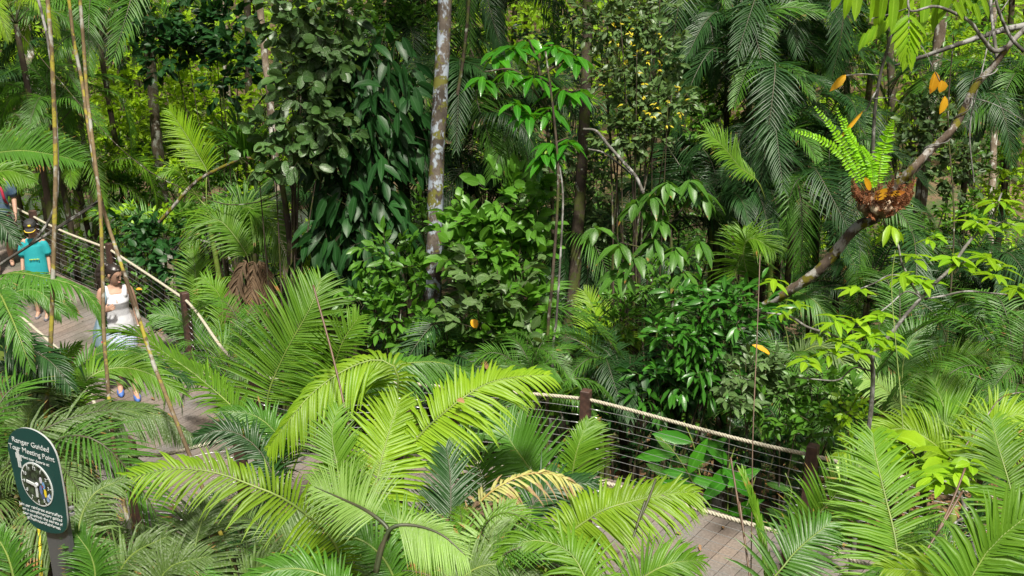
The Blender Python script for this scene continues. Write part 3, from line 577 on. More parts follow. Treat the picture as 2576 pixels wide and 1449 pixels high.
palm('light green palm frond slanting across the dark palms', (1940, 560, 13.5), [
 ([(1900, 450, 13.2), (1860, 420, 13.1), (1820, 370, 13), (1780, 335, 13)], 60, 36, 6, 'bright', dict(env=[.3, 1, 1, .9, .6], droop=.4)),
 ([(1650, 860, 13), (1660, 790, 13), (1700, 750, 13), (1750, 760, 13)], 90, 40, 6, 'mid', dict(conn=False, droop=.6)),
])
palm('bright palm glowing behind the thin grey stems', (1500, 1010, 13.5), [
 ([(1500, 900, 13.5), (1500, 820, 13.6), (1490, 770, 13.7), (1470, 735, 13.8)], 70, 40, 5, 'limeb', dict(env=E2, upv=nz(np.array([0, -.85, .4])))),
 ([(1500, 930, 13.4), (1530, 860, 13.4), (1570, 840, 13.4), (1610, 860, 13.4)], 70, 36, 5, 'lime', dict(droop=.5)),
])
palm('bright palm right of the dark leaf column', (820, 720, 14.5), [
 ([(790, 700, 14.5), (795, 650, 14.5), (830, 610, 14.5), (850, 600, 14.6)], 80, 34, 6, 'limeb', dict(env=E2)),
 ([(800, 690, 14.4), (820, 650, 14.4), (870, 640, 14.4), (910, 670, 14.4)], 60, 34, 5, 'bright', dict(droop=.4)),
])
# ---------------------------------------------------------------- trees, canes, stems
def tree_root(name, base3, label, cat, group=None):
    g = float(terrain(base3[0], base3[1])); return thing(name, (base3[0], base3[1], g), label, cat, group)
def pix_tube(mb, pts, r, sides=8, n=40, bump=.05, mat=0, rnd=0.):
    "pts (x,y,D) in the picture, r in picture px at the local depth"
    W3 = np.array([P(*p) for p in pts]); D = np.array([p[2] for p in pts]); r = np.atleast_1d(r).astype(float)
    if len(r) != len(pts): r = np.interp(np.linspace(0, 1, len(pts)), np.linspace(0, 1, len(r)), r)
    rr = r*D/F; L = np.r_[0, np.cumsum(np.linalg.norm(np.diff(W3, axis=0), axis=1))]/max(1e-6, sum(np.linalg.norm(np.diff(W3, axis=0), axis=1)))
    tube(mb, W3, np.interp(np.linspace(0, 1, n), L, rr), sides, n, bump=bump, mat=mat, rnd=rnd)
def extend_ground(pts):
    p = P(*pts[-1]); q = P(*pts[-2]); g = float(terrain(p[0], p[1]))-.3
    return p, g
def trunk(label, pts, r, bark, crown=None, cat='tree', name='rainforest_tree', sides=12, top=None, group=None, crownmat='mid', ncl=60, seed=0, bump=.06):
    "trunk traced in the picture, run on to the ground and up to a crown above the frame"
    W3 = [P(*p) for p in pts]; D = pts[0][2]
    d = nz(W3[-1]-W3[0]); g = float(terrain(W3[-1][0], W3[-1][1]))
    if W3[-1][2] > g: 
        k = (W3[-1][2]-g+.3)/max(.3, -d[2]) if d[2] < -.3 else (W3[-1][2]-g+.3)
        W3.append(W3[-1]+d*k if d[2] < -.3 else W3[-1]-UP*k)
    r0 = r[0]*D/F if isinstance(r, (list, tuple)) else r*D/F; r1 = r[-1]*D/F if isinstance(r, (list, tuple)) else r0*1.15
    if crown:
        up = nz(W3[0]-W3[1]); up = nz(up+UP*1.2); tp = W3[0]+up*(crown[0]-W3[0][2])/up[2]; W3 = [tp]+W3
    base = W3[-1]; root = thing(name, (base[0], base[1], g), label, cat, group)
    mb = MB(); tube(mb, W3, [r0*.75, r0, .5*(r0+r1), r1, r1*1.25], sides, 70, bump=bump)
    if crown:
        rs = np.random.default_rng(seed+5)
        for k in range(5):
            a = rs.uniform(0, 6.28); rad = crown[1]*rs.uniform(.5, .9)
            tube(mb, [tp-UP*rs.uniform(0, 1), tp+np.array([math.cos(a)*rad*.5, math.sin(a)*rad*.5, crown[2]*.3]), tp+np.array([math.cos(a)*rad, math.sin(a)*rad, crown[2]*rs.uniform(.1, .6)])], [r0*.5, r0*.3, r0*.1], 6, 12)
    mb.build('trunk', BK[bark], root)
    if crown:
        mb = MB(); rs = np.random.default_rng(seed)
        n = crown[3] if len(crown) > 3 else 40
        for k in range(n):
            c = tp+np.array([rs.normal(0, crown[1]*.5), rs.normal(0, crown[1]*.5), rs.uniform(-.1, .7)*crown[2]])
            m_ = 26; q = c+rs.normal(0, .42, (m_, 3)); dd = nz(rs.normal(0, 1, (m_, 3))+[0, 0, -.3])
            blades(mb, q, dd, nz(rs.normal(0, .5, (m_, 3))+UP), rs.uniform(.22, .4, m_), rs.uniform(.10, .17, m_), .2, 'ovlow', .1, rnd=rs.random(m_))
        mb.build('crown', LM[crownmat], root)
    return root
trunk('tall straight trunk spotted with white lichen, tallest in the middle', [(1119, -8, 12.4), (1112, 150, 12.4), (1104, 300, 12.4), (1097, 450, 12.4), (1092, 620, 12.4), (1089, 780, 12.4), (1083, 880, 12.4)], [16.5, 17.5, 18, 18, 21], 'main', (8.2, 3.2, 3, 46), sides=20, seed=1)
trunk('slim pale trunk with dark bands behind the canes on the left', [(378, 150, 18), (385, 240, 18), (394, 350, 18), (404, 440, 18), (412, 540, 18)], [12, 13, 14, 14], 'pale', (9, 2.5, 2.5, 14), seed=2)
trunk('grey trunk in the upper left corner behind the hanging palm', [(58, -5, 22), (68, 90, 22), (80, 190, 22), (100, 292, 22)], [11, 12, 13, 15], 'pale', (10, 3, 3, 20), seed=3)
trunk('thin brown trunk among round leaves, upper left of the middle', [(652, -5, 15), (662, 90, 15), (668, 160, 15), (680, 240, 15), (686, 330, 15)], [8, 8, 9, 10], 'pale', (9, 3, 2.5, 40), seed=4)
trunk('dark thin trunk left of the brown one', [(624, 60, 19), (626, 160, 19), (625, 280, 19)], [9, 9, 9], 'dark', (10, 3, 3, 16), seed=5)
trunk('dark mossy trunk behind the thin grey stems', [(1478, -5, 14.6), (1476, 150, 14.5), (1468, 330, 14.4), (1455, 560, 14.2), (1440, 760, 14.1), (1418, 930, 14)], [12, 13, 14, 14, 15], 'dark', (8.5, 3.5, 3, 60), seed=6)
trunk('brown trunk right of the mossy leaning branch', [(2352, 180, 16.5), (2335, 320, 16.5), (2318, 480, 16.5), (2302, 660, 16.5), (2292, 860, 16.5)], [12, 14, 15, 15, 16], 'pale', (9, 4, 3, 60), seed=7)
trunk('thin dark reddish trunk slanting in the upper right', [(1880, -5, 19), (1862, 60, 19), (1838, 130, 19), (1800, 240, 19)], [5, 5, 6], 'dark', (10, 3, 3, 40), seed=8)
for i, (x0, x1, D, r, lab) in enumerate([(560, 575, 26, 8, 'far slim trunk left of the hanging round leaves'), (1185, 1175, 24, 6, 'far slim trunk just right of the lichen trunk'), (1985, 1960, 22, 7, 'far dark trunk among the dark palms'), (2130, 2120, 27, 8, 'far trunk left of the bird nest shaped fern'), (2500, 2490, 20, 8, 'far trunk at the upper right edge'),
      (200, 190, 28, 8, 'far trunk between the tall canes'), (880, 890, 27, 8, 'far trunk behind the dark leaf column'), (1640, 1640, 26, 7, 'far trunk behind the yellow speckled tree'), (300, 310, 32, 10, 'farthest trunk on the left, by the stream'), (2240, 2235, 30, 9, 'far trunk behind the upright fern fronds')]):
    trunk(lab, [(x0, -5, D), ((x0+x1)/2+6, 300, D), (x1, 620, D)], [r, r, r*1.1], 'dark' if i % 2 else 'pale', (10, 4.5, 3.5, 60 if x0 > 900 else 12), seed=20+i, sides=8, group='slim trunks far back in the forest')
# twin mossy trunks and thin grey stems
trunk('mossy grey trunk carrying the round leaves, left one of a close pair', [(700, 430, 13.2), (712, 480, 13.2), (724, 560, 13.2), (733, 640, 13.2), (737, 700, 13.2)], [9, 10, 11, 11], 'dark', None, sides=10)
trunk('mossy grey trunk, right one of a close pair', [(715, 440, 13.4), (738, 480, 13.4), (742, 560, 13.4), (750, 640, 13.4), (758, 700, 13.4)], [7, 8, 8, 8], 'dark', None, sides=10)
trunk('thin pale grey stem standing straight, left of two', [(1372, 130, 11.0), (1392, 280, 10.9), (1404, 430, 10.85), (1400, 560, 10.85), (1390, 700, 10.85), (1376, 940, 10.85)], [3.5, 4.5, 5, 5.5], 'dark', None, sides=8, cat='sapling', name='slender_stem')
trunk('thin pale grey stem standing straight, right of two', [(1404, 400, 10.92), (1416, 490, 10.95), (1410, 640, 10.95), (1400, 800, 10.95), (1388, 950, 10.95)], [3, 4, 4.5, 5], 'grey', None, sides=8, cat='sapling', name='slender_stem')
def cane(label, segs, bark='cane', name='bamboo_cane', cat='cane', top=True, group='tall thin canes in front of the boardwalk'):
    pts = segs['pts']; W3 = [P(*p) for p in pts]; g = float(terrain(W3[-1][0], W3[-1][1]))
    if name != 'woody_vine' and W3[-1][2] > g: W3.append(W3[-1]+(W3[-1]-W3[-2])*((W3[-1][2]-g+.2)/max(.1, (W3[-2][2]-W3[-1][2]))))
    W3 = ([W3[0]+nz(W3[0]-W3[1])*1.2]+W3) if pts[0][1] < 10 else W3
    root = thing(name, (W3[-1][0], W3[-1][1], g if name != 'woody_vine' else W3[-1][2]), label, cat, group)
    C = spline(W3, 240); L = np.r_[0, np.cumsum(np.linalg.norm(np.diff(C, axis=0), axis=1))]
    r = segs['r']*pts[0][2]/F; q = (L/ .42+random.random()) % 1
    rr = r*(1+.22*np.exp(-((q-.5)/.035)**2))*np.linspace(.85, 1.1, 240)
    mb = MB(); T, N, B = frames(C); tube(mb, C, rr, 9, bump=.02); mb.build('culm', BK[bark] if isinstance(bark, str) else bark, root)
    return root
cane('yellow upper cane turning orange brown downward, with pale rings', dict(pts=[(120, 0, 6), (130, 130, 6), (137, 300, 6), (140, 430, 6), (136, 600, 6), (128, 850, 6), (112, 1090, 6)], r=6), 'cane')
cane('grey cane rising just behind the yellow one', dict(pts=[(97, 0, 6.3), (112, 60, 6.3), (128, 150, 6.3), (141, 300, 6.3), (144, 480, 6.3), (120, 560, 6.3), (70, 620, 6.3), (0, 665, 6.3)], r=4), BK['grey'])
cane('mottled cane crossing in front of the walking woman, leaning right at its foot', dict(pts=[(173, -5, 6.5), (187, 110, 6.5), (205, 200, 6.5), (224, 330, 6.4), (246, 460, 6.3), (264, 540, 6.2), (300, 650, 6.1), (343, 780, 6), (392, 930, 5.9), (475, 1140, 5.8)], r=4.8), 'cane')
cane('mottled cane passing over the bag shoulder of the woman', dict(pts=[(201, -5, 6.2), (211, 120, 6.2), (219, 240, 6.2), (236, 380, 6.1), (252, 520, 6), (258, 690, 6), (262, 850, 5.9), (271, 960, 5.8), (285, 1110, 5.6), (309, 1250, 5.4), (348, 1450, 5.2)], r=5), 'cane')
cane('bright yellow cane foot below the sign board', dict(pts=[(96, 1290, 5.2), (99, 1345, 5.2), (104, 1449, 5.1)], r=4.5), 'caney')
for lab, pts, r, mt in (('dark bare stalk leaning in front of the tall middle palm', [(788, 718, 7), (838, 900, 6.8), (878, 1080, 6.6), (902, 1240, 6.4)], 3, 'b'),
    ('short dark stalk beside the rope end left of the middle', [(678, 850, 8.3), (674, 960, 8.2), (668, 1080, 8)], 2.2, 'd'),
    ('dark pointed stalk in front of the decking on the right', [(1838, 1150, 6), (1856, 1260, 5.9), (1872, 1350, 5.8), (1886, 1449, 5.7)], 3, 'b'),
    ('hair thin brown stem hanging down past the decking', [(1912, 640, 6.6), (1904, 860, 6.4), (1894, 1100, 6.2), (1889, 1449, 6)], 1.5, 'b'),
    ('dark stalk leaning right, before the right end palm', [(2428, 1178, 5.6), (2396, 1260, 5.5), (2352, 1350, 5.4), (2292, 1449, 5.3)], 3.2, 'b'),
    ('green stalk rising from the lime palm beside the decking', [(1650, 1205, 6), (1630, 1260, 5.9), (1600, 1330, 5.8), (1560, 1449, 5.7)], 3.4, 'd'),
    ('thin yellow green tendril hanging by the sapling', [(2252, 630, 7.5), (2243, 720, 7.5), (2252, 850, 7.4), (2265, 990, 7.3), (2275, 1120, 7.2)], 1.5, 'g')):
    cane(lab, dict(pts=pts, r=r), STEM[mt], name='bare_stalk', cat='stalk', group='thin bare stalks between the palms')

# ---------------------------------------------------------------- leaf clusters
def cluster(mb, c, R, n, L, W, prof='ovate', droop=.25, upbias=.6, seed=0, sprig=5, tw=None, down=.0, fold=.12):
    "n leaves on short twigs scattered through an ellipsoid (c, R metres)"
    rs = np.random.default_rng(seed); m = max(1, n//sprig)
    p = rs.normal(0, 1, (m, 3)); p = nz(p)*(rs.random((m, 1))**.45); p = c+p*R
    out = nz((p-c)/R+rs.normal(0, .5, (m, 3))+UP*.25); tl = L*(.5+.22*sprig)*.6
    for k in range(sprig):
        f = (k+1)/sprig; b = p+out*tl*f+rs.normal(0, L*.05, (m, 3))
        sidev = nz(np.cross(out, UP)+1e-3)*(1 if k % 2 else -1)
        d = nz(out*(.5+.5*f)+sidev*(1.1-f)+rs.normal(0, .25, (m, 3))+np.array([0, 0, -down]))
        nn = nz(UP*upbias+rs.normal(0, .38, (m, 3))+np.array([0, -.25, 0]))
        blades(mb, b, d, nn, L*rs.uniform(.7, 1.15, m), W*rs.uniform(.75, 1.15, m), droop, prof, fold, rnd=rs.random(m))
    if tw is not None:
        for k in range(0, m, 1):
            tube(tw, [p[k]-out[k]*tl*.4, p[k]+out[k]*tl], [.004, .002], 4, 3, cap=False)
def shrub(label, blobs, L, W, mat, bark='dark', prof='ovate', name='leafy_shrub', cat='shrub', stems=3, per=1., droop=.25, down=0., sprig=5, group=None, upbias=.6, seed=None, dens=1.):
    "blobs: (x, y, rx, ry, D, n)"
    cs = [P(b[0], b[1], b[4]) for b in blobs]; lo = min(cs, key=lambda c: c[2]); g = float(terrain(lo[0], lo[1]))
    seed = seed if seed is not None else abs(hash_(label)) % 9999
    root = thing(name, (lo[0], lo[1], g), label, cat, group); mb = MB(); tw = MB()
    for i, (b, c) in enumerate(zip(blobs, cs)):
        s = b[4]/F; cluster(mb, c, np.array([b[2]*s, .75*min(b[2], b[3])*s, b[3]*s]), int(b[5]*dens), L*s, W*s, prof, droop, upbias, seed+i, sprig, tw, down)
        top = c+np.array([0, 0, b[3]*s*.4]); j = np.array([lo[0], lo[1], g-.1])
        mid = .5*(top+j)+rng.normal(0, .12, 3)
        tube(tw, [j, mid, top], [.022*L*s/.15+.004, .014, .005], 6, 16, bump=.05)
    mb.build('foliage', LM[mat], root); tw.build('branches', BK[bark], root); return root
shrub('small tree with dark leathery leaves crowning the pale banded trunk', [(420, 60, 90, 55, 16, 230), (540, 70, 90, 60, 16, 230), (470, 130, 90, 45, 15.8, 200), (600, 150, 60, 60, 15.6, 130), (385, 130, 35, 60, 15.8, 90), (560, 210, 50, 35, 15.5, 70)], 30, 17, 'glossd', name='dark_leaved_tree', cat='tree', prof='ovate')
shrub('climber with round dusty leaves hanging over the twin mossy trunks', [(760, 60, 110, 70, 12.5, 190), (830, 150, 60, 90, 12.4, 120), (760, 250, 70, 90, 12.3, 140), (820, 330, 60, 70, 12.2, 120), (740, 380, 60, 60, 12.2, 90), (690, 350, 50, 70, 12.3, 60), (650, 420, 60, 30, 12.2, 30), (740, 160, 50, 60, 12.4, 70), (870, 40, 50, 60, 12.4, 70)], 36, 26, 'round', name='round_leaved_climber', cat='climber', prof='round', sprig=4, droop=.3, down=.35, upbias=.25)
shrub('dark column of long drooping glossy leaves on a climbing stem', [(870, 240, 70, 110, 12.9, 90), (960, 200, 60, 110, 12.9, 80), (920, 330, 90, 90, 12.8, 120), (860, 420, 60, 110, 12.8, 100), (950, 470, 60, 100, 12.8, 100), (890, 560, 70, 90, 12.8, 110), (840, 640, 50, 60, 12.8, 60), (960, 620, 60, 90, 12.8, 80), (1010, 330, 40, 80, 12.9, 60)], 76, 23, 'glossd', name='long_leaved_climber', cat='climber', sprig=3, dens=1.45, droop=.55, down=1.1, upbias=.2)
def whorls(label, pts, L, W, mat, branches, bark, name, cat='sapling', n=7, prof='ovate', droop=.35, down=.1, upbias=1., rbr=(5, 2), group=None, jit=1.):
    low = max((p for b in branches for p in b[0]), key=lambda p: p[1]); c = P(*low); g = float(terrain(c[0], c[1]))
    root = thing(name, (c[0], c[1], g), label, cat, group); tw = MB()
    for b in branches: pix_tube(tw, b[0], b[1], 8, 36, bump=.05)
    if c[2] > g: tube(tw, [c, np.array([c[0], c[1], g-.2])], [b[1][0]*low[2]/F if False else .02, .03], 8, 8)
    tw.build('branches', BK[bark], root); mb = MB()
    rs = np.random.default_rng(hash_(label) % 9999)
    for w_ in pts:
        x, y, D = w_[:3]; k = w_[3] if len(w_) > 3 else n; sc = w_[4] if len(w_) > 4 else 1.; dn = w_[5] if len(w_) > 5 else down
        c = P(x, y, D); s = D/F; a = rs.uniform(0, 6.28)+np.arange(k)*2.4
        d = np.stack([np.cos(a), np.sin(a), rs.uniform(-.1, .45, k)-dn], -1); 
        bp = c+np.c_[rs.normal(0, 3, (k, 2))*s, -rs.random(k)*16*s]
        blades(mb, bp, d, UP+rs.normal(0, .22, (k, 3)), L*s*sc*rs.uniform(.65, 1.15, k), W*s*sc*rs.uniform(.8, 1.1, k), droop+dn*.3, prof, .16, rnd=rs.random(k))
    mb.build('foliage', LM[mat], root); return root
whorls('glossy tree with large bright drooping leaves, right of the lichen trunk', [(1290, 110, 11.5, 9), (1330, 100, 11.6, 9), (1250, 130, 11.5, 8), (1390, 105, 11.5, 8), (1420, 130, 11.4, 8), (1215, 190, 11.3, 9), (1280, 175, 11.3, 7), (1450, 140, 11.4, 8), (1345, 190, 11.3, 7), (1410, 220, 11.3, 8), (1300, 250, 11.2, 7), (1330, 275, 11.2, 9), (1385, 270, 11.2, 8), (1450, 225, 11.4, 7), (1390, 360, 11, 9), (1370, 385, 11, 10), (1430, 350, 11, 7)],
 74, 24, 'gloss', [([(1392, 600, 11.6), (1385, 420, 11.5), (1370, 260, 11.5), (1350, 150, 11.5), (1330, 100, 11.5)], [5, 4, 2]), ([(1375, 270, 11.4), (1300, 180, 11.3), (1220, 180, 11.3)], [3, 2]), ([(1360, 190, 11.4), (1420, 150, 11.4), (1450, 135, 11.4)], [3, 2]), ([(1375, 300, 11.4), (1430, 240, 11.4), (1460, 225, 11.4)], [3, 2]), ([(1388, 420, 11.3), (1385, 370, 11), (1430, 345, 11)], [3, 2])], 'dark', 'glossy_leaved_tree', 'tree', down=.35, droop=.4)
whorls('tree with big quilted drooping leaves over the thin stems', [(1600, 500, 11.5, 8), (1640, 480, 11.4, 9), (1680, 455, 11.4, 8), (1740, 450, 11.4, 7), (1770, 480, 11.4, 6), (1560, 610, 11.5, 6), (1600, 640, 11.5, 8), (1650, 600, 11.5, 8), (1700, 620, 11.4, 8), (1720, 680, 11.4, 8), (1560, 680, 11.6, 7), (1760, 600, 11.4, 6), (1500, 560, 11.8, 5), (1660, 540, 11.5, 7)],
 80, 25, 'mid', [([(1690, 1000, 11.6), (1692, 800, 11.6), (1690, 650, 11.6), (1680, 540, 11.6), (1640, 480, 11.5)], [6, 4, 2]), ([(1690, 650, 11.6), (1640, 630, 11.6), (1560, 610, 11.6)], [3, 2]), ([(1685, 560, 11.6), (1740, 500, 11.5), (1770, 480, 11.5)], [3, 2])], 'dark', 'quilted_leaved_tree', 'tree', down=.55, droop=.45)
shrub('small leaved tree flecked with yellow new leaves, right of the glossy tree', [(1560, 60, 90, 70, 13, 330), (1640, 130, 80, 80, 13, 330), (1560, 180, 70, 70, 13, 260), (1600, 260, 80, 60, 13, 300), (1690, 250, 60, 50, 13, 200), (1560, 330, 70, 50, 13, 220), (1640, 340, 70, 40, 13, 200), (1500, 60, 60, 60, 13.2, 160), (1640, 30, 70, 40, 13.2, 160)], 22, 11, 'grey', name='small_leaved_tree', cat='tree')
shrub('yellow shoots growing out of the small leaved tree', [(1600, 180, 100, 120, 12.6, 70), (1680, 270, 60, 50, 12.6, 40), (1560, 60, 50, 40, 12.6, 20)], 12, 4, 'shoot', name='yellow_shoot', cat='leaf sprays', sprig=3)
shrub('tall green bush with ragged leaves left of the thin grey stems', [(1290, 500, 80, 50, 11.6, 130), (1180, 570, 60, 50, 11.6, 90), (1330, 560, 50, 50, 11.6, 80), (1240, 580, 60, 60, 11.6, 100), (1200, 660, 70, 60, 11.5, 110), (1290, 660, 80, 60, 11.5, 120), (1220, 760, 80, 60, 11.4, 120), (1300, 780, 60, 60, 11.4, 90), (1240, 860, 80, 50, 11.3, 110), (1330, 860, 50, 40, 11.3, 60)], 44, 24, 'shrub', name='ragged_leaved_bush', cat='bush')
shrub('grey green bush in front of the ragged bush, leaves eaten at the edges', [(1250, 700, 90, 60, 11, 60), (1200, 790, 70, 60, 11, 60), (1300, 870, 70, 50, 11, 50)], 42, 24, 'grey', name='grey_leaved_bush', cat='bush')
shrub('light green bush between the dark column and the lichen trunk', [(980, 650, 60, 50, 11.8, 100), (1040, 700, 60, 60, 11.8, 110), (930, 760, 70, 50, 11.7, 110), (1010, 790, 70, 60, 11.7, 120), (960, 830, 60, 50, 11.6, 80), (1060, 860, 40, 50, 11.6, 60)], 36, 15, 'shrub', name='light_green_bush', cat='bush')
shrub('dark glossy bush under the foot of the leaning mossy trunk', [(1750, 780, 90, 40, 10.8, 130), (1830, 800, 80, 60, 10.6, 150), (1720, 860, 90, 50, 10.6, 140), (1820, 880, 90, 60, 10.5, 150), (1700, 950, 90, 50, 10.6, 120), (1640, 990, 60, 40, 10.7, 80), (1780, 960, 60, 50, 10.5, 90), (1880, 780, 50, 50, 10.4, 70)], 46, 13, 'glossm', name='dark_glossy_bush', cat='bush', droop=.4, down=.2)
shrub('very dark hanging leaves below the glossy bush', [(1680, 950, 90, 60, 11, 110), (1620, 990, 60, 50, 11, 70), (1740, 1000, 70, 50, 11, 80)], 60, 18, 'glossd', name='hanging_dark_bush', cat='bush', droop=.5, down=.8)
shrub('silvery grey bush right of the dark glossy bush', [(1860, 950, 60, 40, 9.6, 120), (1920, 930, 60, 40, 9.6, 110), (1990, 990, 60, 40, 9.5, 100), (1840, 1000, 50, 30, 9.5, 70)], 30, 12, 'grey', name='silvery_bush', cat='bush')
shrub('green bush leaning over the far rope left of the last post', [(1960, 1030, 60, 40, 9.6, 90), (2060, 970, 70, 50, 9.5, 120), (2120, 1010, 60, 50, 9.4, 100), (2080, 1060, 70, 40, 9.4, 100), (2000, 1090, 40, 40, 9.5, 60)], 34, 14, 'shrub', name='rope_side_bush', cat='bush')
shrub('low bush with heart shaped leaves behind the woman', [(330, 575, 60, 22, 16, 90), (420, 595, 50, 28, 15.6, 80), (400, 640, 50, 26, 15, 80), (340, 650, 30, 22, 15.4, 40), (440, 680, 30, 36, 14.6, 50)], 26, 15, 'glossd', name='heart_leaved_bush', cat='bush', prof='round')
shrub('yellow green leafy sprigs beside the rope between the first two posts', [(300, 540, 60, 14, 16.4, 60), (420, 550, 60, 14, 16, 60), (230, 530, 40, 14, 17, 40)], 20, 9, 'limeb', name='yellow_green_bush', cat='bush')

for lab, pts, r, mt in (('thin woody vine sagging across the forest from the top left corner to the twin trunks', [(40, 70, 15), (140, 190, 14.5), (260, 330, 14), (360, 420, 13.6), (450, 470, 13.4), (560, 512, 13.3), (640, 510, 13.2), (700, 490, 13.2)], 1.1, 'dark'),
    ('mossy branch arching left from the twin mossy trunks', [(700, 432, 13.2), (660, 405, 13.3), (610, 400, 13.4), (540, 430, 13.5), (490, 460, 13.6), (440, 515, 13.7), (400, 560, 13.8)], 4.5, 'moss'),
    ('short crooked branch beside the banded trunk behind the rope', [(600, 505, 15), (560, 570, 15), (540, 610, 15.2), (470, 600, 15.3), (430, 640, 15.5)], 3, 'grey'),
    ('pale bare branch bending down beside the quilted leaves', [(1468, 325, 12.6), (1500, 330, 12.5), (1530, 365, 12.4), (1570, 410, 12.3), (1600, 445, 12.2), (1618, 485, 12.2)], 4, 'grey'),
    ('second pale branch under the bending one', [(1480, 375, 12.6), (1520, 385, 12.5), (1560, 415, 12.4), (1590, 440, 12.3)], 2.5, 'grey'),
    ('liana hanging straight right of the mossy dark trunk', [(1530, -5, 13.5), (1528, 200, 13.4), (1540, 500, 13.2), (1545, 900, 13)], 2, 'dark'),
    ('liana hanging behind the quilted leaves', [(1660, -5, 13.5), (1652, 300, 13.4), (1600, 620, 13.2), (1625, 960, 13)], 2, 'dark'),
    ('pale liana looping at the upper right corner', [(2540, -5, 10.5), (2500, 60, 10.5), (2470, 180, 10.4), (2440, 320, 10.5), (2450, 460, 10.6)], 1.6, 'grey'),
    ('thin twig curving over the right end palms', [(2576, 985, 8), (2520, 1000, 8), (2480, 1050, 8), (2430, 1120, 8)], 1.6, 'moss'),
    ('dark liana right of the sapling fork', [(2400, 80, 13), (2385, 300, 13), (2400, 560, 12.8), (2380, 900, 12.5)], 2, 'dark'),
    ('dark liana left of the lichen trunk', [(1180, -5, 14), (1175, 60, 14), (1165, 150, 14), (1150, 240, 14)], 4, 'dark')):
    cane(lab, dict(pts=pts, r=r), mt, name='woody_vine', cat='vine', group='woody vines and bare branches')
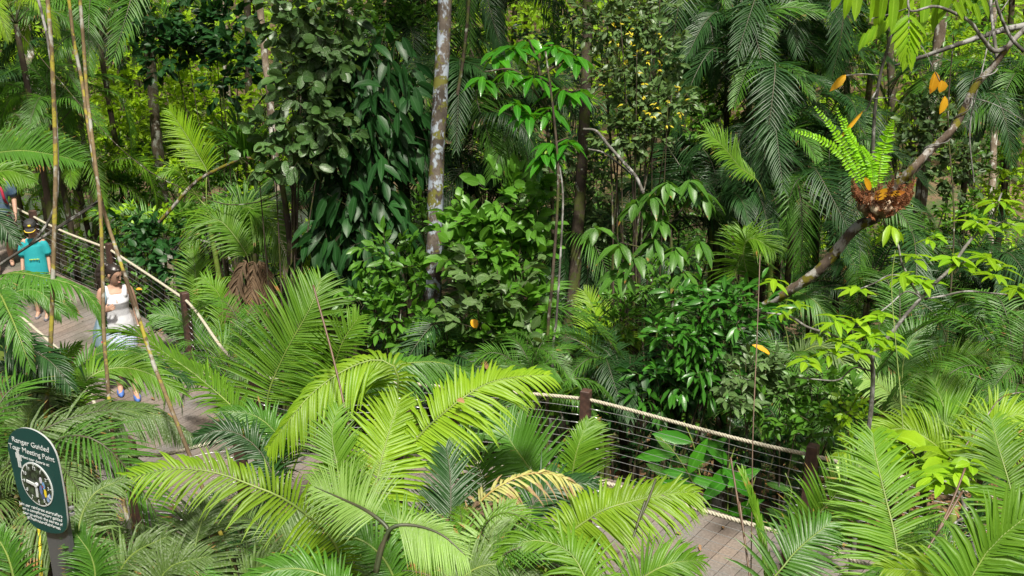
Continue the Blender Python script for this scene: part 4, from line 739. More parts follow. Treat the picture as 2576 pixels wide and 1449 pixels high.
# ---------------------------------------------------------------- leaning mossy tree with its fern nest
def leaning_tree():
    low = P(1880, 800, 11.4); g = float(terrain(low[0], low[1]-.3))
    root = thing('leaning_tree', (low[0]-.5, low[1]-.2, g), 'leaning mossy tree with a crooked branch that carries the brown fern nest', 'tree')
    mb = MB()
    pix_tube(mb, [(2590, 60, 9.6), (2540, 112, 9.7), (2500, 165, 9.8), (2450, 222, 9.9), (2418, 290, 10), (2392, 330, 10), (2340, 378, 10.1), (2300, 420, 10.1), (2268, 455, 10.2), (2235, 500, 10.3), (2205, 545, 10.4), (2160, 568, 10.5), (2120, 610, 10.6), (2080, 660, 10.7), (2035, 700, 10.8), (1975, 738, 11), (1925, 770, 11.2), (1880, 800, 11.4), (1840, 870, 11.5), (1820, 960, 11.5), (1815, 1120, 11.5)],
             [6, 7, 8, 8.5, 9, 9, 9.5, 10, 11, 12, 13, 13, 13, 13, 12, 12, 12, 13, 13, 13, 14], 14, 160, bump=.08)
    p = P(1815, 1120, 11.5); tube(mb, [p, [p[0], p[1], g-.3]], [.075, .1], 10, 8)
    mb.build('trunk', BK['moss'], root)
    mb = MB()
    pix_tube(mb, [(2530, 120, 9.7), (2500, 128, 9.7), (2470, 95, 9.6), (2440, 55, 9.5), (2395, 30, 9.4), (2350, 16, 9.3), (2300, 28, 9.3), (2286, 20, 9.3), (2284, -30, 9.3)], [6, 6, 5, 4.5, 4, 3.5, 3, 3, 3], 9, 70, bump=.05)
    pix_tube(mb, [(2510, 160, 9.8), (2497, 60, 9.9), (2490, -20, 10)], [5, 4, 4], 8, 20)
    pix_tube(mb, [(2576, 130, 9.6), (2540, 90, 9.6), (2510, 20, 9.5), (2505, -20, 9.5)], [5, 4, 3], 8, 20)
    pix_tube(mb, [(2200, 540, 10.4), (2196, 400, 10.3), (2200, 290, 10.2), (2214, 190, 10.1), (2237, 105, 10), (2242, 70, 10)], [5, 5, 4.5, 4, 3.5, 3], 9, 50, bump=.06)
    pix_tube(mb, [(2212, 190, 10.1), (2170, 186, 10), (2128, 190, 10)], [1.6, 1.3], 6, 12)
    pix_tube(mb, [(2206, 225, 10.1), (2195, 245, 10), (2180, 275, 9.9), (2172, 282, 9.9)], [2.2, 1.5], 6, 12)
    pix_tube(mb, [(2196, 249, 10.1), (2230, 246, 10), (2264, 255, 10)], [1.6, 1], 6, 12)
    pix_tube(mb, [(2285, 92, 9.4), (2320, 120, 9.4), (2352, 180, 9.4), (2365, 205, 9.4)], [1.2, 1], 6, 14)
    pix_tube(mb, [(2440, 245, 9.9), (2500, 262, 9.8), (2580, 305, 9.7)], [1.4, 1], 6, 14)
    pix_tube(mb, [(2286, 20, 9.3), (2240, 35, 9.4), (2180, 50, 9.4)], [1.6, 1.2], 6, 14)
    pix_tube(mb, [(2286, 20, 9.3), (2286, 90, 9.3), (2288, 150, 9.3)], [1.6, 1.1], 6, 14)
    # woody vine wound round the branch
    rs = np.random.default_rng(3)
    C = spline([P(*q) for q in [(2500, 165, 9.8), (2450, 222, 9.9), (2418, 290, 10), (2392, 330, 10), (2340, 378, 10.1), (2268, 455, 10.2)]], 90)
    T, N, B = frames(C); a = np.linspace(0, 22, 90); tube(mb, C+.052*(np.cos(a)[:, None]*N+np.sin(a)[:, None]*B), .006, 5)
    mb.build('branch', BK['grey'], root)
    mb = MB()     # long hanging compound leaves, seen against the light
    for x, D in ((2125, 9.2), (2195, 9.3), (2160, 9.4), (2225, 9.3), (2262, 9.4), (2140, 9.6), (2300, 9.5), (2330, 9.4), (2365, 9.4), (2250, 9.2), (2395, 9.3), (2215, 9.6), (2280, 9.6)):
        y0 = rs.uniform(-55, -10); s = D/F
        blades(mb, P(x, y0, D), nz(np.array([rs.normal(0, .12), rs.normal(0, .2), -1])), [rs.normal(0, .3), -1, .3], rs.uniform(80, 108)*s, 27*s, 0., 'strap', .12, rnd=rs.random(1))
    for i in range(7):
        t = i/6; y = 42+t*90
        for sd in (-1, 1):
            blades(mb, P(2286, y, 9.3), nz(np.array([sd*(.75-.45*t), -.1, -.55-.5*t])), [0, -.6, .8], (72-22*t)*9.3/F, 17*9.3/F, .25, 'strap', .2, rnd=rs.random(1))
    for x, y in ((2240, 40), (2225, 52), (2212, 60), (2200, 66), (2190, 74), (2178, 84)):
        blades(mb, P(x, y, 9.4), nz(np.array([-.35, -.1, -.9])), [0, -.8, .5], 48*9.4/F, 14*9.4/F, .1, 'strap', .2, rnd=rs.random(1))
    for x, y in ((2430, 0), (2450, 10), (2470, -5), (2400, 5), (2415, -10)):
        blades(mb, P(x, y, 9.4), nz(np.array([rs.normal(.3, .3), -.1, -.8])), [0, -.8, .5], 55*9.4/F, 16*9.4/F, .1, 'strap', .2, rnd=rs.random(1))
    mb.build('foliage', LM['limeb'], root)
    for (x, y, D, dx, dz_, L, W) in ((2128, 188, 10, -.55, -.55, 62, 24), (2172, 278, 9.9, -.66, -.8, 112, 12), (2353, 180, 9.4, -.1, -1, 62, 34), (2368, 202, 9.4, .05, -1, 34, 34), (2377, 242, 9.4, -.15, -1, 50, 26)):
        mb = MB(); s = D/F; blades(mb, P(x, y, D), nz(np.array([dx, -.15, dz_])), [.2, -1, .35], L*s*.92, W*s*.85, .05, 'ovate', .28, rnd=rs.random(1), curl=.35)
        mb.build('yellow_leaf', LM['yellow'], root)
    # epiphyte nest: its own plant resting on the branch
    c = P(2212, 505, 10.15)
    nest = thing('basket_fern', c-UP*.1, 'rust brown basket fern nest with bright green fronds, perched on the leaning branch', 'fern')
    mb = MB(); s = 10.15/F
    for k in range(12):      # scaly root ball
        a = k*2.4; tube(mb, [c+np.array([math.cos(a)*.1, math.sin(a)*.06, -.16]), c+np.array([math.cos(a)*.14, math.sin(a)*.12, -.05]), c+np.array([math.cos(a)*.1, math.sin(a)*.1, .05])], [.03, .075, .04], 8, 8, bump=.15)
    mb.build('root_ball', bark_mat('fern_root', (.30, .20, .13), (.14, .08, .05), (.5, .42, .3), None, .45, sc=2), nest)
    for k in range(46):
        mb = MB(); a = k*2.399; el = rs.uniform(-.05, 1.0) if k < 40 else -.7; R = rs.uniform(.14, .33)*(1 if el > 0 else .7)
        o = c+np.array([math.cos(a)*.10, math.sin(a)*.08, -.07+.05*rs.random()]); d = np.array([math.cos(a)*math.cos(el), math.sin(a)*math.cos(el)*.8, math.sin(el)])
        frond_into(mb, [o, o+d*R*.6-UP*.01, o+d*R*.95+UP*.09], .058, 15, .019, a0=20, a1=50, droop=.1, start=.05, rr=.004, env=[1, 1, .9, .7, .3], upv=nz(np.array([0, -.6, .8])), jit=.15)
        mb.build('shield_frond', [LM['nest'], STEM['b']], nest)
    mb = MB(); blades(mb, [P(2200, 500, 10), P(2190, 478, 10), P(2235, 490, 10)], nz(np.array([[.7, -.3, .6], [-.4, -.2, .6], [.5, -.4, .2]])), [0, -1, .5], .17, [.10, .07, .06], 0, 'round', .1); mb.build('fallen_leaf', LM['yellow'], nest)
    for pts, Lp in (([(2175, 480), (2151, 443), (2117, 390), (2067, 352), (2004, 330)], 15), ([(2185, 480), (2164, 440), (2135, 385), (2100, 330), (2051, 270)], 15), ([(2190, 480), (2175, 430), (2150, 375), (2128, 330), (2106, 275)], 13),
                    ([(2195, 480), (2190, 440), (2165, 385), (2140, 345), (2125, 300)], 16), ([(2205, 480), (2211, 433), (2222, 375), (2234, 335), (2243, 303)], 27), ([(2200, 485), (2196, 450), (2190, 410), (2170, 370)], 15)):
        mb = MB(); frond_into(mb, [P(x, y, 10.1-.05*i) for i, (x, y) in enumerate(pts)], Lp*s, 28, 7.5*s, a0=10, a1=35, droop=.25, jit=.12, lift=.1, start=.14, rr=.005, env=[.6, 1, 1, .9, .6, .3], upv=nz(np.array([0, -1, .3])), prof='palmlow')
        mb.build('green_frond', [LM['fern'], STEM['g']], nest)
    mb = MB()
    for k in range(16):
        x = 2170+k*9+rs.normal(0, 6); tube(mb, [P(x*.5+1106, 500, 10.1), P(x+(x-2220)*.3, rs.uniform(330, 420), 10.0)], [.0022, .001], 4, 6, cap=False)
    mb.build('dry_stalks', STEM['b'], nest)
leaning_tree()
mb = MB(); pix_tube(mb, [(2600, 60, 12), (2540, 72, 12), (2484, 87, 12), (2410, 112, 12), (2330, 140, 12.2), (2250, 165, 12.4)], [8, 8, 7, 6, 5, 3], 9, 50, bump=.07)
p0 = P(2600, 60, 12); lb = thing('grey_limb_tree', (p0[0]+1, p0[1], float(terrain(p0[0]+1, p0[1]))), 'tree beyond the right edge whose grey limb reaches in at the upper right', 'tree')
tube(mb, [p0, p0+[.8, 0, -.8], [p0[0]+1, p0[1], float(terrain(p0[0]+1, p0[1]))-.2]], [.05, .08, .12], 9, 16); mb.build('trunk', BK['grey'], lb)
mb = MB()
cluster(mb, P(2480, 40, 12.4), np.array([.6, .4, .5]), 120, .14, .05, seed=5); mb.build('crown', LM['shrub'], lb)

# ---------------------------------------------------------------- sapling with lime whorls, right
whorls('pale stemmed sapling with lime leaf whorls standing inside the rope on the right', [
 (2245, 565, 8, 11, 1., .8), (2300, 640, 8, 7), (2295, 690, 7.9, 7, .9), (2160, 722, 7.8, 8), (2320, 700, 7.9, 8), (2270, 690, 7.9, 7), (2400, 640, 8, 9), (2420, 660, 8, 8), (2470, 560, 8.1, 9), (2510, 500, 8.1, 9), (2540, 560, 8.1, 9), (2455, 545, 8.0, 8), (2480, 640, 8, 9), (2520, 660, 8, 9), (2560, 720, 8, 9), (2500, 690, 7.8, 8, 1.1),
 (2150, 800, 7.7, 9), (2185, 840, 7.6, 10), (2120, 850, 7.6, 9), (2080, 880, 7.6, 9), (2060, 830, 7.6, 8, .9), (2000, 760, 7.6, 7, .8), (1950, 700, 7.7, 6, .9), (2230, 840, 7.6, 8), (2160, 880, 7.5, 8), (2100, 800, 7.6, 7), (2250, 870, 7.5, 6), (2030, 900, 7.5, 7, .9), (1965, 780, 7.6, 6, .7), (2215, 790, 7.6, 7), (2350, 590, 8, 7, .8)],
 60, 20, 'limeb', [([(2178, 1125, 8), (2190, 1040, 7.9), (2196, 950, 7.9), (2193, 900, 7.8), (2205, 880, 7.8), (2245, 835, 7.8), (2285, 785, 7.8), (2322, 745, 7.9), (2360, 705, 7.9), (2395, 672, 8), (2425, 625, 8), (2455, 590, 8.1), (2490, 560, 8.1), (2520, 485, 8.1)], [6, 6, 6, 5.5, 5, 5, 4.5, 4.5, 4.5, 4, 4, 3.5, 3, 2]),
 ([(2194, 905, 7.8), (2170, 880, 7.7), (2120, 855, 7.7), (2080, 838, 7.6), (2030, 822, 7.6), (1985, 795, 7.6), (1928, 787, 7.6)], [4, 4, 3.5, 3, 3, 2]), ([(2320, 748, 7.9), (2300, 725, 7.9), (2285, 695, 8), (2268, 660, 8), (2260, 620, 8), (2245, 575, 8)], [3.5, 3, 2.5, 2]),
 ([(2325, 752, 7.9), (2370, 745, 7.9), (2430, 733, 7.9), (2500, 738, 8), (2590, 748, 8)], [3, 2.5, 2]), ([(2318, 752, 7.9), (2300, 738, 7.8), (2275, 735, 7.8), (2240, 765, 7.7), (2205, 792, 7.7)], [2.5, 2, 1.6]), ([(2290, 700, 8), (2240, 692, 7.9), (2200, 712, 7.9), (2160, 728, 7.8)], [2, 1.6]),
 ([(2390, 678, 8), (2440, 655, 8), (2500, 655, 8)], [2, 1.5]), ([(2485, 563, 8.1), (2530, 560, 8.1), (2570, 575, 8.1)], [2, 1.5]), ([(2196, 935, 7.9), (2150, 925, 7.7), (2110, 955, 7.6), (2060, 955, 7.6), (2000, 948, 7.6)], [2.5, 2, 1.5])],
 'grey', 'lime_sapling', 'sapling', droop=.3)
whorls('white stemmed crooked sapling rising through the bright palms at the right', [(2375, 1205, 6, 7), (2400, 1180, 6, 7, .9), (2440, 1160, 6, 7, .9), (2350, 1190, 6, 6)], 60, 26, 'limeb',
 [([(2465, 1449, 5.8), (2450, 1370, 5.9), (2430, 1290, 6), (2412, 1240, 6), (2390, 1218, 6), (2368, 1210, 6)], [6, 6, 5.5, 5, 4]), ([(2430, 1300, 6), (2400, 1320, 5.9), (2385, 1380, 5.8), (2380, 1440, 5.7)], [3, 3, 2])], 'grey', 'crooked_sapling', 'sapling')
def straplike(label, c, n, Lp, Wp, mat, spread=.6, name='strap_leaved_plant', cat='plant', droop=.5, stem=True, up=1.):
    c3 = P(*c); g = float(terrain(c3[0], c3[1])); s = c[2]/F
    root = thing(name, (c3[0], c3[1], g), label, cat); rs = np.random.default_rng(hash_(label) % 999)
    mb = MB(); a = rs.uniform(0, 6.28, n); e = rs.uniform(.2, 1, n)*spread
    d = np.stack([np.cos(a)*e, np.sin(a)*e, np.full(n, up)], -1)
    blades(mb, c3+rs.normal(0, .03, (n, 3)), d, np.stack([-np.cos(a), -np.sin(a), np.full(n, .5)], -1), Lp*s*rs.uniform(.6, 1.1, n), Wp*s, droop*rs.uniform(.6, 1.5, n), 'strap', .25)
    mb.build('leaves', LM[mat], root)
    mb = MB(); tube(mb, [c3+UP*.05, [c3[0], c3[1], g-.1]], [.03, .045], 8, 8); mb.build('stem', BK['dark'], root)
straplike('screw pine with long dark straps behind the middle rope post', (1440, 1060, 11.3), 46, 200, 15, 'mid', .8)
straplike('lighter strap leaved plant in front of the mossy dark trunk', (1390, 1040, 11), 26, 150, 14, 'bright', .6)
straplike('screw pine with fine arching straps in the forest, upper left of the middle', (620, 400, 16), 60, 190, 8, 'mid', .9, up=.8)
straplike('strap leaved plant hanging by the bright palm skirts', (560, 560, 14), 36, 150, 8, 'bright', .9, up=.8, droop=.9)
straplike('strap leaved plant below the thin stems at the rope', (1530, 1080, 10.9), 26, 150, 12, 'dark', .9)
def ginger(label, stalks, Lp, Wp, mat):
    c = P(*stalks[0][0]); g = float(terrain(c[0], c[1])); root = thing('ginger_plant', (c[0], c[1], g), label, 'plant')
    mb = MB(); tw = MB()
    for pts in stalks:
        W3 = [P(*p) for p in pts]; W3 = [np.array([W3[0][0], W3[0][1], g])]+W3
        C = spline(W3, 40); tube(tw, C, [.012, .006], 6); s = pts[0][2]/F
        for k in range(11):
            i = 12+int(k*2.4); T = nz(C[min(i+1, 39)]-C[i-1]); sd_ = nz(np.cross(T, [0, -1, 0]))*(1 if k % 2 else -1)
            blades(mb, C[i], nz(sd_*.85+T*.65), [0, -1, .5], Lp*s, Wp*s, .15, 'ovate', .1, rnd=rng.random(1))
    mb.build('leaves', LM[mat], root); tw.build('stem', STEM['g'], root)
ginger('ginger plant with broad paddle leaves seen through the steel cables', [[(1790, 1300, 9.9), (1762, 1200, 9.9), (1745, 1120, 9.9), (1720, 1060, 9.9)], [(1830, 1290, 9.8), (1826, 1230, 9.8), (1835, 1170, 9.8), (1850, 1120, 9.8)], [(1770, 1320, 9.7), (1750, 1230, 9.7), (1705, 1150, 9.7), (1660, 1100, 9.7)], [(1860, 1330, 9.6), (1880, 1270, 9.6), (1900, 1200, 9.6)]], 105, 34, 'gloss')
ginger('ginger plant in the dark just below the rope right of the middle post', [[(1680, 1240, 10.2), (1690, 1150, 10.2), (1705, 1090, 10.2)], [(1985, 1290, 9.6), (1990, 1230, 9.6), (1975, 1190, 9.6)]], 70, 22, 'mid')
whorls('big leaved climber with split glossy leaves between the bright palms at the right', [(2310, 1160, 6.6, 6), (2260, 1100, 6.8, 5), (2160, 1140, 7.6, 5, .8), (2390, 1150, 6.4, 5), (2420, 1200, 6.2, 4)], 105, 62, 'limeb', [([(2330, 1400, 6.4), (2325, 1250, 6.5), (2310, 1160, 6.6), (2260, 1100, 6.8)], [4, 4, 3, 2]), ([(2325, 1250, 6.5), (2390, 1150, 6.4)], [3, 2])], 'dark', 'broad_leaved_climber', 'climber', prof='round', droop=.4)
for lab, c, Lp, Wp, dr in (('orange fallen leaf caught on the dark glossy bush', (1892, 868, 9.9), 56, 17, (1, -.3, -.25)), ('orange leaf hanging in the ragged bush', (1185, 805, 10.8), 26, 24, (.6, -.3, -.6)), ('small orange leaf lying on the planks left of the middle', (742, 1020, 0), 12, 6, (1, 0, 0)),
                           ('brown curled leaf on top of the lime frond', (1150, 1005, 6.5), 26, 16, (.4, -.4, .1)), ('brown leaf resting on the right end palm', (2400, 1277, 5.9), 30, 12, (.4, -.4, -.6)), ('pale brown leaf on the big leaved climber', (2310, 1190, 6.3), 34, 11, (1, -.2, 0)), ('small brown leaf on the upright right frond', (2177, 1275, 5.9), 24, 10, (.3, -.2, -.9)),
                           ('rusty leaf low in the ragged bush', (1215, 905, 10.9), 30, 14, (.5, -.3, -.8)), ('orange leaf behind the rope left', (342, 728, 12), 16, 9, (1, 0, .2))):
    p = P(*c) if c[2] else G(c[0], c[1], .012); s = (c[2] or 10.5)/F; mb = MB()
    blades(mb, p, nz(np.array(dr, float)), [0, -.5, .9] if c[2] else [0, 0, 1], Lp*s, Wp*s, .05 if c[2] else 0, 'ovate', .2, rnd=.6, curl=.5)
    o = mb.build('dry_leaf', LM['yellow'] if 'orange' in lab else LM['litter']); tag(o, lab, 'leaf')

# ---------------------------------------------------------------- forest palms behind: shared frond meshes, one object per frond
def proto(name, arch, n, L, W, droop, mats, ratio=(1., 1.)):
    mb = MB(); pts = [np.array([0, 0, 0.]), np.array([.3, 0, .34*arch]), np.array([.62, 0, .42*arch]), np.array([.88, 0, .25*arch]), np.array([1.05, 0, -.05+.0*arch])]
    frond_into(mb, pts, L, n, W, a0=25, a1=58, droop=droop, prof='palmlow', start=.2, rr=.008, mats=(0, 1), ratio=ratio)
    return mb.mesh(name, [LM['dark'], STEM['d']])
PRO = [proto('frond_mesh', 1.2, 58, .30, .0145, .5, 0), proto('frond_mesh', .7, 60, .32, .0145, .8, 0), proto('frond_mesh', 1.7, 58, .30, .0145, .35, 0), proto('frond_mesh', .9, 54, .26, .017, 1.1, 0)]
def bg_palm(label, x, y, D, size, nf, mat, hang=0., group='dark palms in the forest behind the boardwalk', seed=0):
    rs = np.random.default_rng(seed); c = P(x, y, D); g = float(terrain(c[0], c[1]))
    root = thing('forest_palm', (c[0], c[1], g), label, 'palm', group); h = c[2]-g
    if h > .3:
        mb = MB(); tube(mb, [[c[0], c[1], g-.2], [c[0]+.1, c[1], g+h*.5], c], [.07, .055, .045], 8, 12, bump=.05); mb.build('stem', BK['dark'], root)
    for k in range(nf):
        o = bpy.data.objects.new('frond', PRO[int(rs.integers(4))]); COL.objects.link(o); o.parent = root
        o.location = (0, 0, h); s = size*rs.uniform(.75, 1.15)
        o.rotation_euler = (rs.normal(0, .25), -rs.uniform(-.5, .75)+hang, k*2.399+rs.normal(0, .25)); o.scale = (s, s*rs.uniform(.9, 1.1), s)
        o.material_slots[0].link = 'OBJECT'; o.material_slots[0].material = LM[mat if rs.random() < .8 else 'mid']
BG = [
 ('dark palm hanging in the corner above the spotted cane, far left', 170, 120, 19, 2.2, 12, 'dark'), ('palm with drooping dull fronds between the canes', 250, 110, 17, 2.2, 12, 'mid'), ('yellowing palm at the top left corner', 40, 60, 15, 1.3, 8, 'lime'),
 ('dark palm low at the left edge under the grey trunk', 60, 250, 20, 2.2, 10, 'dark'), ('olive palm behind the green left edge palm', 130, 330, 16, 1.6, 9, 'mid'), ('dark palm just left of the lichen trunk', 1000, 170, 16, 2.6, 13, 'dark'),
 ('dark palm right of the lichen trunk at its middle', 1150, 330, 15.5, 2.3, 13, 'dark'), ('high dark palm touching the top edge right of the lichen trunk', 1260, 20, 16, 2.4, 12, 'dark'), ('dark palm behind the glossy drooping leaves', 1330, 330, 16.5, 2.4, 12, 'dark'),
 ('dark palm deep between the lichen trunk and the mossy dark trunk', 1220, 560, 17, 2.6, 13, 'dark'), ('low dark palm behind the thin grey stems', 1390, 720, 15.5, 2.4, 12, 'dark'), ('palm shadowed behind the quilted leaves', 1600, 640, 15.5, 2.6, 13, 'dark'),
 ('first dark palm of the upper right group, near its left side', 1680, 60, 16, 2.4, 12, 'dark'), ('dark palm under the slanting reddish trunk', 1830, 200, 15.5, 2.6, 14, 'dark'), ('dark palm at the top edge right of the reddish trunk', 1960, 70, 16, 2.6, 14, 'dark'),
 ('dark palm at the heart of the upper right group', 1900, 330, 15, 2.4, 13, 'dark'), ('dark palm left of the long yellow hanging leaf', 2010, 230, 16.5, 2.4, 12, 'dark'), ('dark palm below the slanting light green frond', 1960, 470, 14.6, 2.2, 13, 'dark'),
 ('dark palm behind the bright fan shaped frond', 1800, 560, 14.5, 2.2, 13, 'dark'), ('dark palm under the fern nest', 2110, 560, 14, 2.0, 12, 'dark'), ('dark palm left of the fern nest', 2060, 420, 15, 2.0, 11, 'dark'),
 ('dull palm below the leaning mossy trunk', 2180, 760, 13.5, 1.9, 12, 'dark'), ('dull palm right of the brown trunk, halfway up', 2440, 300, 15, 1.9, 11, 'dark'), ('palm at the right edge under the grey limb', 2540, 330, 15, 2.0, 11, 'mid'),
 ('dark palm at the right edge level with the lime whorls', 2520, 800, 13, 1.9, 12, 'dark'), ('dark palm between the brown trunk and the right edge', 2420, 740, 14, 1.9, 12, 'dark'), ('palm in the hollow behind the sapling stem', 2100, 1050, 11.5, 1.6, 11, 'mid'),
 ('dark palm behind the silvery bush', 1900, 1030, 11.6, 1.6, 12, 'dark'), ('dark palm in the gap under the far rope', 1960, 1180, 10.6, 1.3, 11, 'dark'), ('palm right of the sapling foot', 2260, 960, 11.6, 1.6, 12, 'mid'),
 ('dark palm behind the dark leaf column', 830, 330, 17, 2.2, 12, 'dark'), ('dark palm below the round leaves', 790, 560, 16, 1.9, 11, 'dark'), ('dark palm between the twin trunks and the lichen trunk', 1010, 480, 16, 2.2, 12, 'dark'),
 ('low palm at the foot of the lichen trunk', 1120, 960, 11.6, 1.4, 11, 'dark'), ('low palm behind the ragged bush', 1290, 950, 12, 1.5, 11, 'mid'), ('green palm behind the cables left of the middle post', 1350, 1010, 10.6, 1.1, 10, 'mid'),
 ('dark low palm behind the dark post of the middle', 1560, 1010, 11.5, 1.5, 11, 'dark'), ('small palm under the cables beside the third post', 600, 960, 10.6, 1.1, 10, 'mid'), ('palm on the stream side behind the banded trunk', 480, 470, 20, 2.2, 11, 'mid'),
 ('palm just over the rope behind the boy', 200, 480, 17, 1.6, 10, 'bright'), ('palm at the left edge over the rope', 40, 470, 17.5, 1.6, 10, 'bright'), ('palm seen over the shoulder of the man', -10, 340, 20, 2.2, 11, 'mid'),
 ('palm in shadow under the planks at the far left', 60, 1220, 7.5, .9, 11, 'dusty'), ('palm under the boardwalk bend', 620, 1380, 7.2, .8, 12, 'dark'), ('palm filling the hollow below the lime frond', 1010, 1460, 6.8, .9, 12, 'dark'),
 ('low palm at the bottom edge right of the sign', 330, 1600, 5.4, .8, 12, 'dusty'), ('low palm at the bottom edge below the arching palm', 760, 1540, 5.8, .9, 12, 'dusty'), ('low palm at the bottom edge under the straw frond', 1210, 1560, 5.6, .8, 12, 'bright'),
 ('low palm filling the bottom right corner', 2440, 1540, 5.6, .8, 12, 'mid'), ('palm behind the bright palms at the right edge', 2560, 1010, 9.6, 1.4, 12, 'mid'), ('low palm before the left edge with the sign in front', 20, 1330, 5.8, 1.2, 12, 'dusty')]
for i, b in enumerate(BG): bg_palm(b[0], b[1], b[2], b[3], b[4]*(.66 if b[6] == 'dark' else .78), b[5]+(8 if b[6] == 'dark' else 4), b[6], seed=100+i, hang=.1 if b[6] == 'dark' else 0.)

# ---------------------------------------------------------------- forest shrubs, mid distance
SH = [
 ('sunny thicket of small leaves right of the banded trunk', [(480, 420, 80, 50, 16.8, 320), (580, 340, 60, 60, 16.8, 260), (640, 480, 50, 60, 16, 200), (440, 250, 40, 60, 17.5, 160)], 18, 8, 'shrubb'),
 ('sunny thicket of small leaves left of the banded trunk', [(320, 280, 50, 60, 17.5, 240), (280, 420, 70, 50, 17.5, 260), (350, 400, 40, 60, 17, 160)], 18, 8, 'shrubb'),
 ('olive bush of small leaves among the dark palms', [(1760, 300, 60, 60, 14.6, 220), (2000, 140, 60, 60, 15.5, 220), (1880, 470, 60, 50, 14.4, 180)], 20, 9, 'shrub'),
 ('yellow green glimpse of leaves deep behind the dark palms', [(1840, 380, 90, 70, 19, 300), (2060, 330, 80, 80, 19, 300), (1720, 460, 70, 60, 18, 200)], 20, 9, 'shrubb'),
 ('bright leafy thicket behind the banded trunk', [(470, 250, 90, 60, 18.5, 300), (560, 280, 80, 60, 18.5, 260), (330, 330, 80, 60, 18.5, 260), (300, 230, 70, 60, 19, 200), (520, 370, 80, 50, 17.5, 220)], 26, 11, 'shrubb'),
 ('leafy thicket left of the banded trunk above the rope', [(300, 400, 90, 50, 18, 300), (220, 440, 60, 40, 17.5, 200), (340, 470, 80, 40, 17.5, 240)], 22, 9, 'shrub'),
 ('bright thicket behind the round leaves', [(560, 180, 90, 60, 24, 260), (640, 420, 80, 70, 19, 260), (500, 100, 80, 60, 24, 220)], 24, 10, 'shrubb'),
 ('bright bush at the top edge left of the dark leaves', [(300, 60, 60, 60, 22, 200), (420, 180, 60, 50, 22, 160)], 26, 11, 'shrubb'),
 ('green bushes between the twin trunks and the bright palm', [(560, 440, 70, 60, 16.5, 220), (480, 560, 60, 50, 16, 180), (620, 360, 60, 50, 17, 150)], 24, 10, 'shrub'),
 ('sunlit patch of leaves just right of the lichen trunk', [(1150, 270, 40, 60, 22, 160), (1140, 440, 40, 60, 22, 140)], 20, 9, 'shrubb'),
 ('leafy tree at the top edge left of the lichen trunk', [(960, 40, 80, 50, 15, 260), (1040, 70, 50, 60, 15, 160)], 26, 11, 'shrub'),
 ('sunlit bush at the upper right behind the mossy limb', [(2420, 120, 90, 80, 19, 360), (2500, 200, 70, 80, 18, 260), (2360, 240, 60, 70, 18, 200)], 22, 9, 'shrubb'),
 ('dark leaved bush behind the yellow hanging leaves', [(2330, 300, 80, 90, 14, 300), (2400, 420, 70, 80, 14, 240), (2300, 380, 50, 60, 14, 120)], 24, 15, 'grey'),
 ('sunlit leaves at the right edge below the fern level', [(2540, 440, 60, 60, 15, 200), (2500, 520, 60, 50, 16, 160)], 22, 9, 'shrubb'),
 ('bush deep behind the lime sapling', [(2420, 560, 90, 80, 14, 300), (2520, 900, 80, 60, 12.5, 220)], 22, 10, 'shrub'),
 ('low bush behind the trunk foot right of the sapling', [(2300, 880, 70, 60, 12.5, 200), (2220, 700, 70, 60, 14, 180)], 22, 10, 'shrub'),
 ('bush hanging over the dark leaf column top', [(800, 130, 60, 70, 15, 160), (930, 110, 60, 60, 14.5, 140)], 30, 13, 'shrub'),
 ('low plants behind the cables under the first rope span', [(330, 740, 50, 40, 14.8, 110), (420, 800, 50, 30, 14, 100), (220, 640, 50, 40, 16.5, 100)], 20, 9, 'shrub'),
 ('undergrowth bush below the middle rope span', [(1650, 1130, 80, 50, 11, 160), (1900, 1130, 80, 50, 10.6, 160)], 26, 11, 'glossd'),
 ('bush between the lichen trunk and the light green bush', [(1140, 900, 50, 50, 11.4, 120), (1060, 560, 50, 60, 14.5, 130)], 28, 12, 'shrub'),
 ('leafy bush behind the thin grey stems at their top', [(1430, 420, 60, 60, 14.5, 180), (1500, 480, 60, 60, 14.5, 180), (1540, 560, 50, 60, 14, 140)], 22, 10, 'grey'),
 ('dim bush under the quilted leaves', [(1560, 800, 80, 60, 13, 200), (1640, 720, 60, 60, 13, 160)], 26, 10, 'shrub'),
 ('small lime bush right of the last rope post', [(2150, 1130, 40, 30, 8.8, 60), (2140, 1040, 50, 30, 9, 60)], 26, 14, 'limeb'),
]
for s_ in SH: shrub(s_[0], s_[1], s_[2]*.84, s_[3]*.84, s_[4], dens=1.4)
rs = np.random.default_rng(77)
zones = ['left of the tall canes', 'between the canes and the banded trunk', 'behind the round leaved climber', 'behind the dark leaf column', 'right of the lichen trunk', 'behind the glossy drooping leaves', 'behind the yellow speckled tree', 'among the dark palms', 'behind the fern nest', 'at the right edge']
k = 0
for zi in range(10):
    for lv, (yy, D, adj) in enumerate(((90, 31, 'high'), (330, 27, 'middling'), (560, 22, 'low'))):
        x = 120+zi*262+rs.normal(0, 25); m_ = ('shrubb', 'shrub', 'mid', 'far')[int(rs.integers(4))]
        if zi < 3: m_ = 'shrubb'  # left side far bushes take the leaf colour brightened to look sunlit
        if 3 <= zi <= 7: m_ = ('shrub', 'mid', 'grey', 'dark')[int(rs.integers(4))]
        shrub(f'{adj} far bush glimpsed {zones[zi]}', [(x, yy, 110, 80, D, 480), (x+70, yy+60, 90, 70, D, 330), (x-70, yy+50, 90, 70, D, 330)], 14, 6.5, m_, name='far_bush', group='far bushes of the forest', sprig=5); k += 1

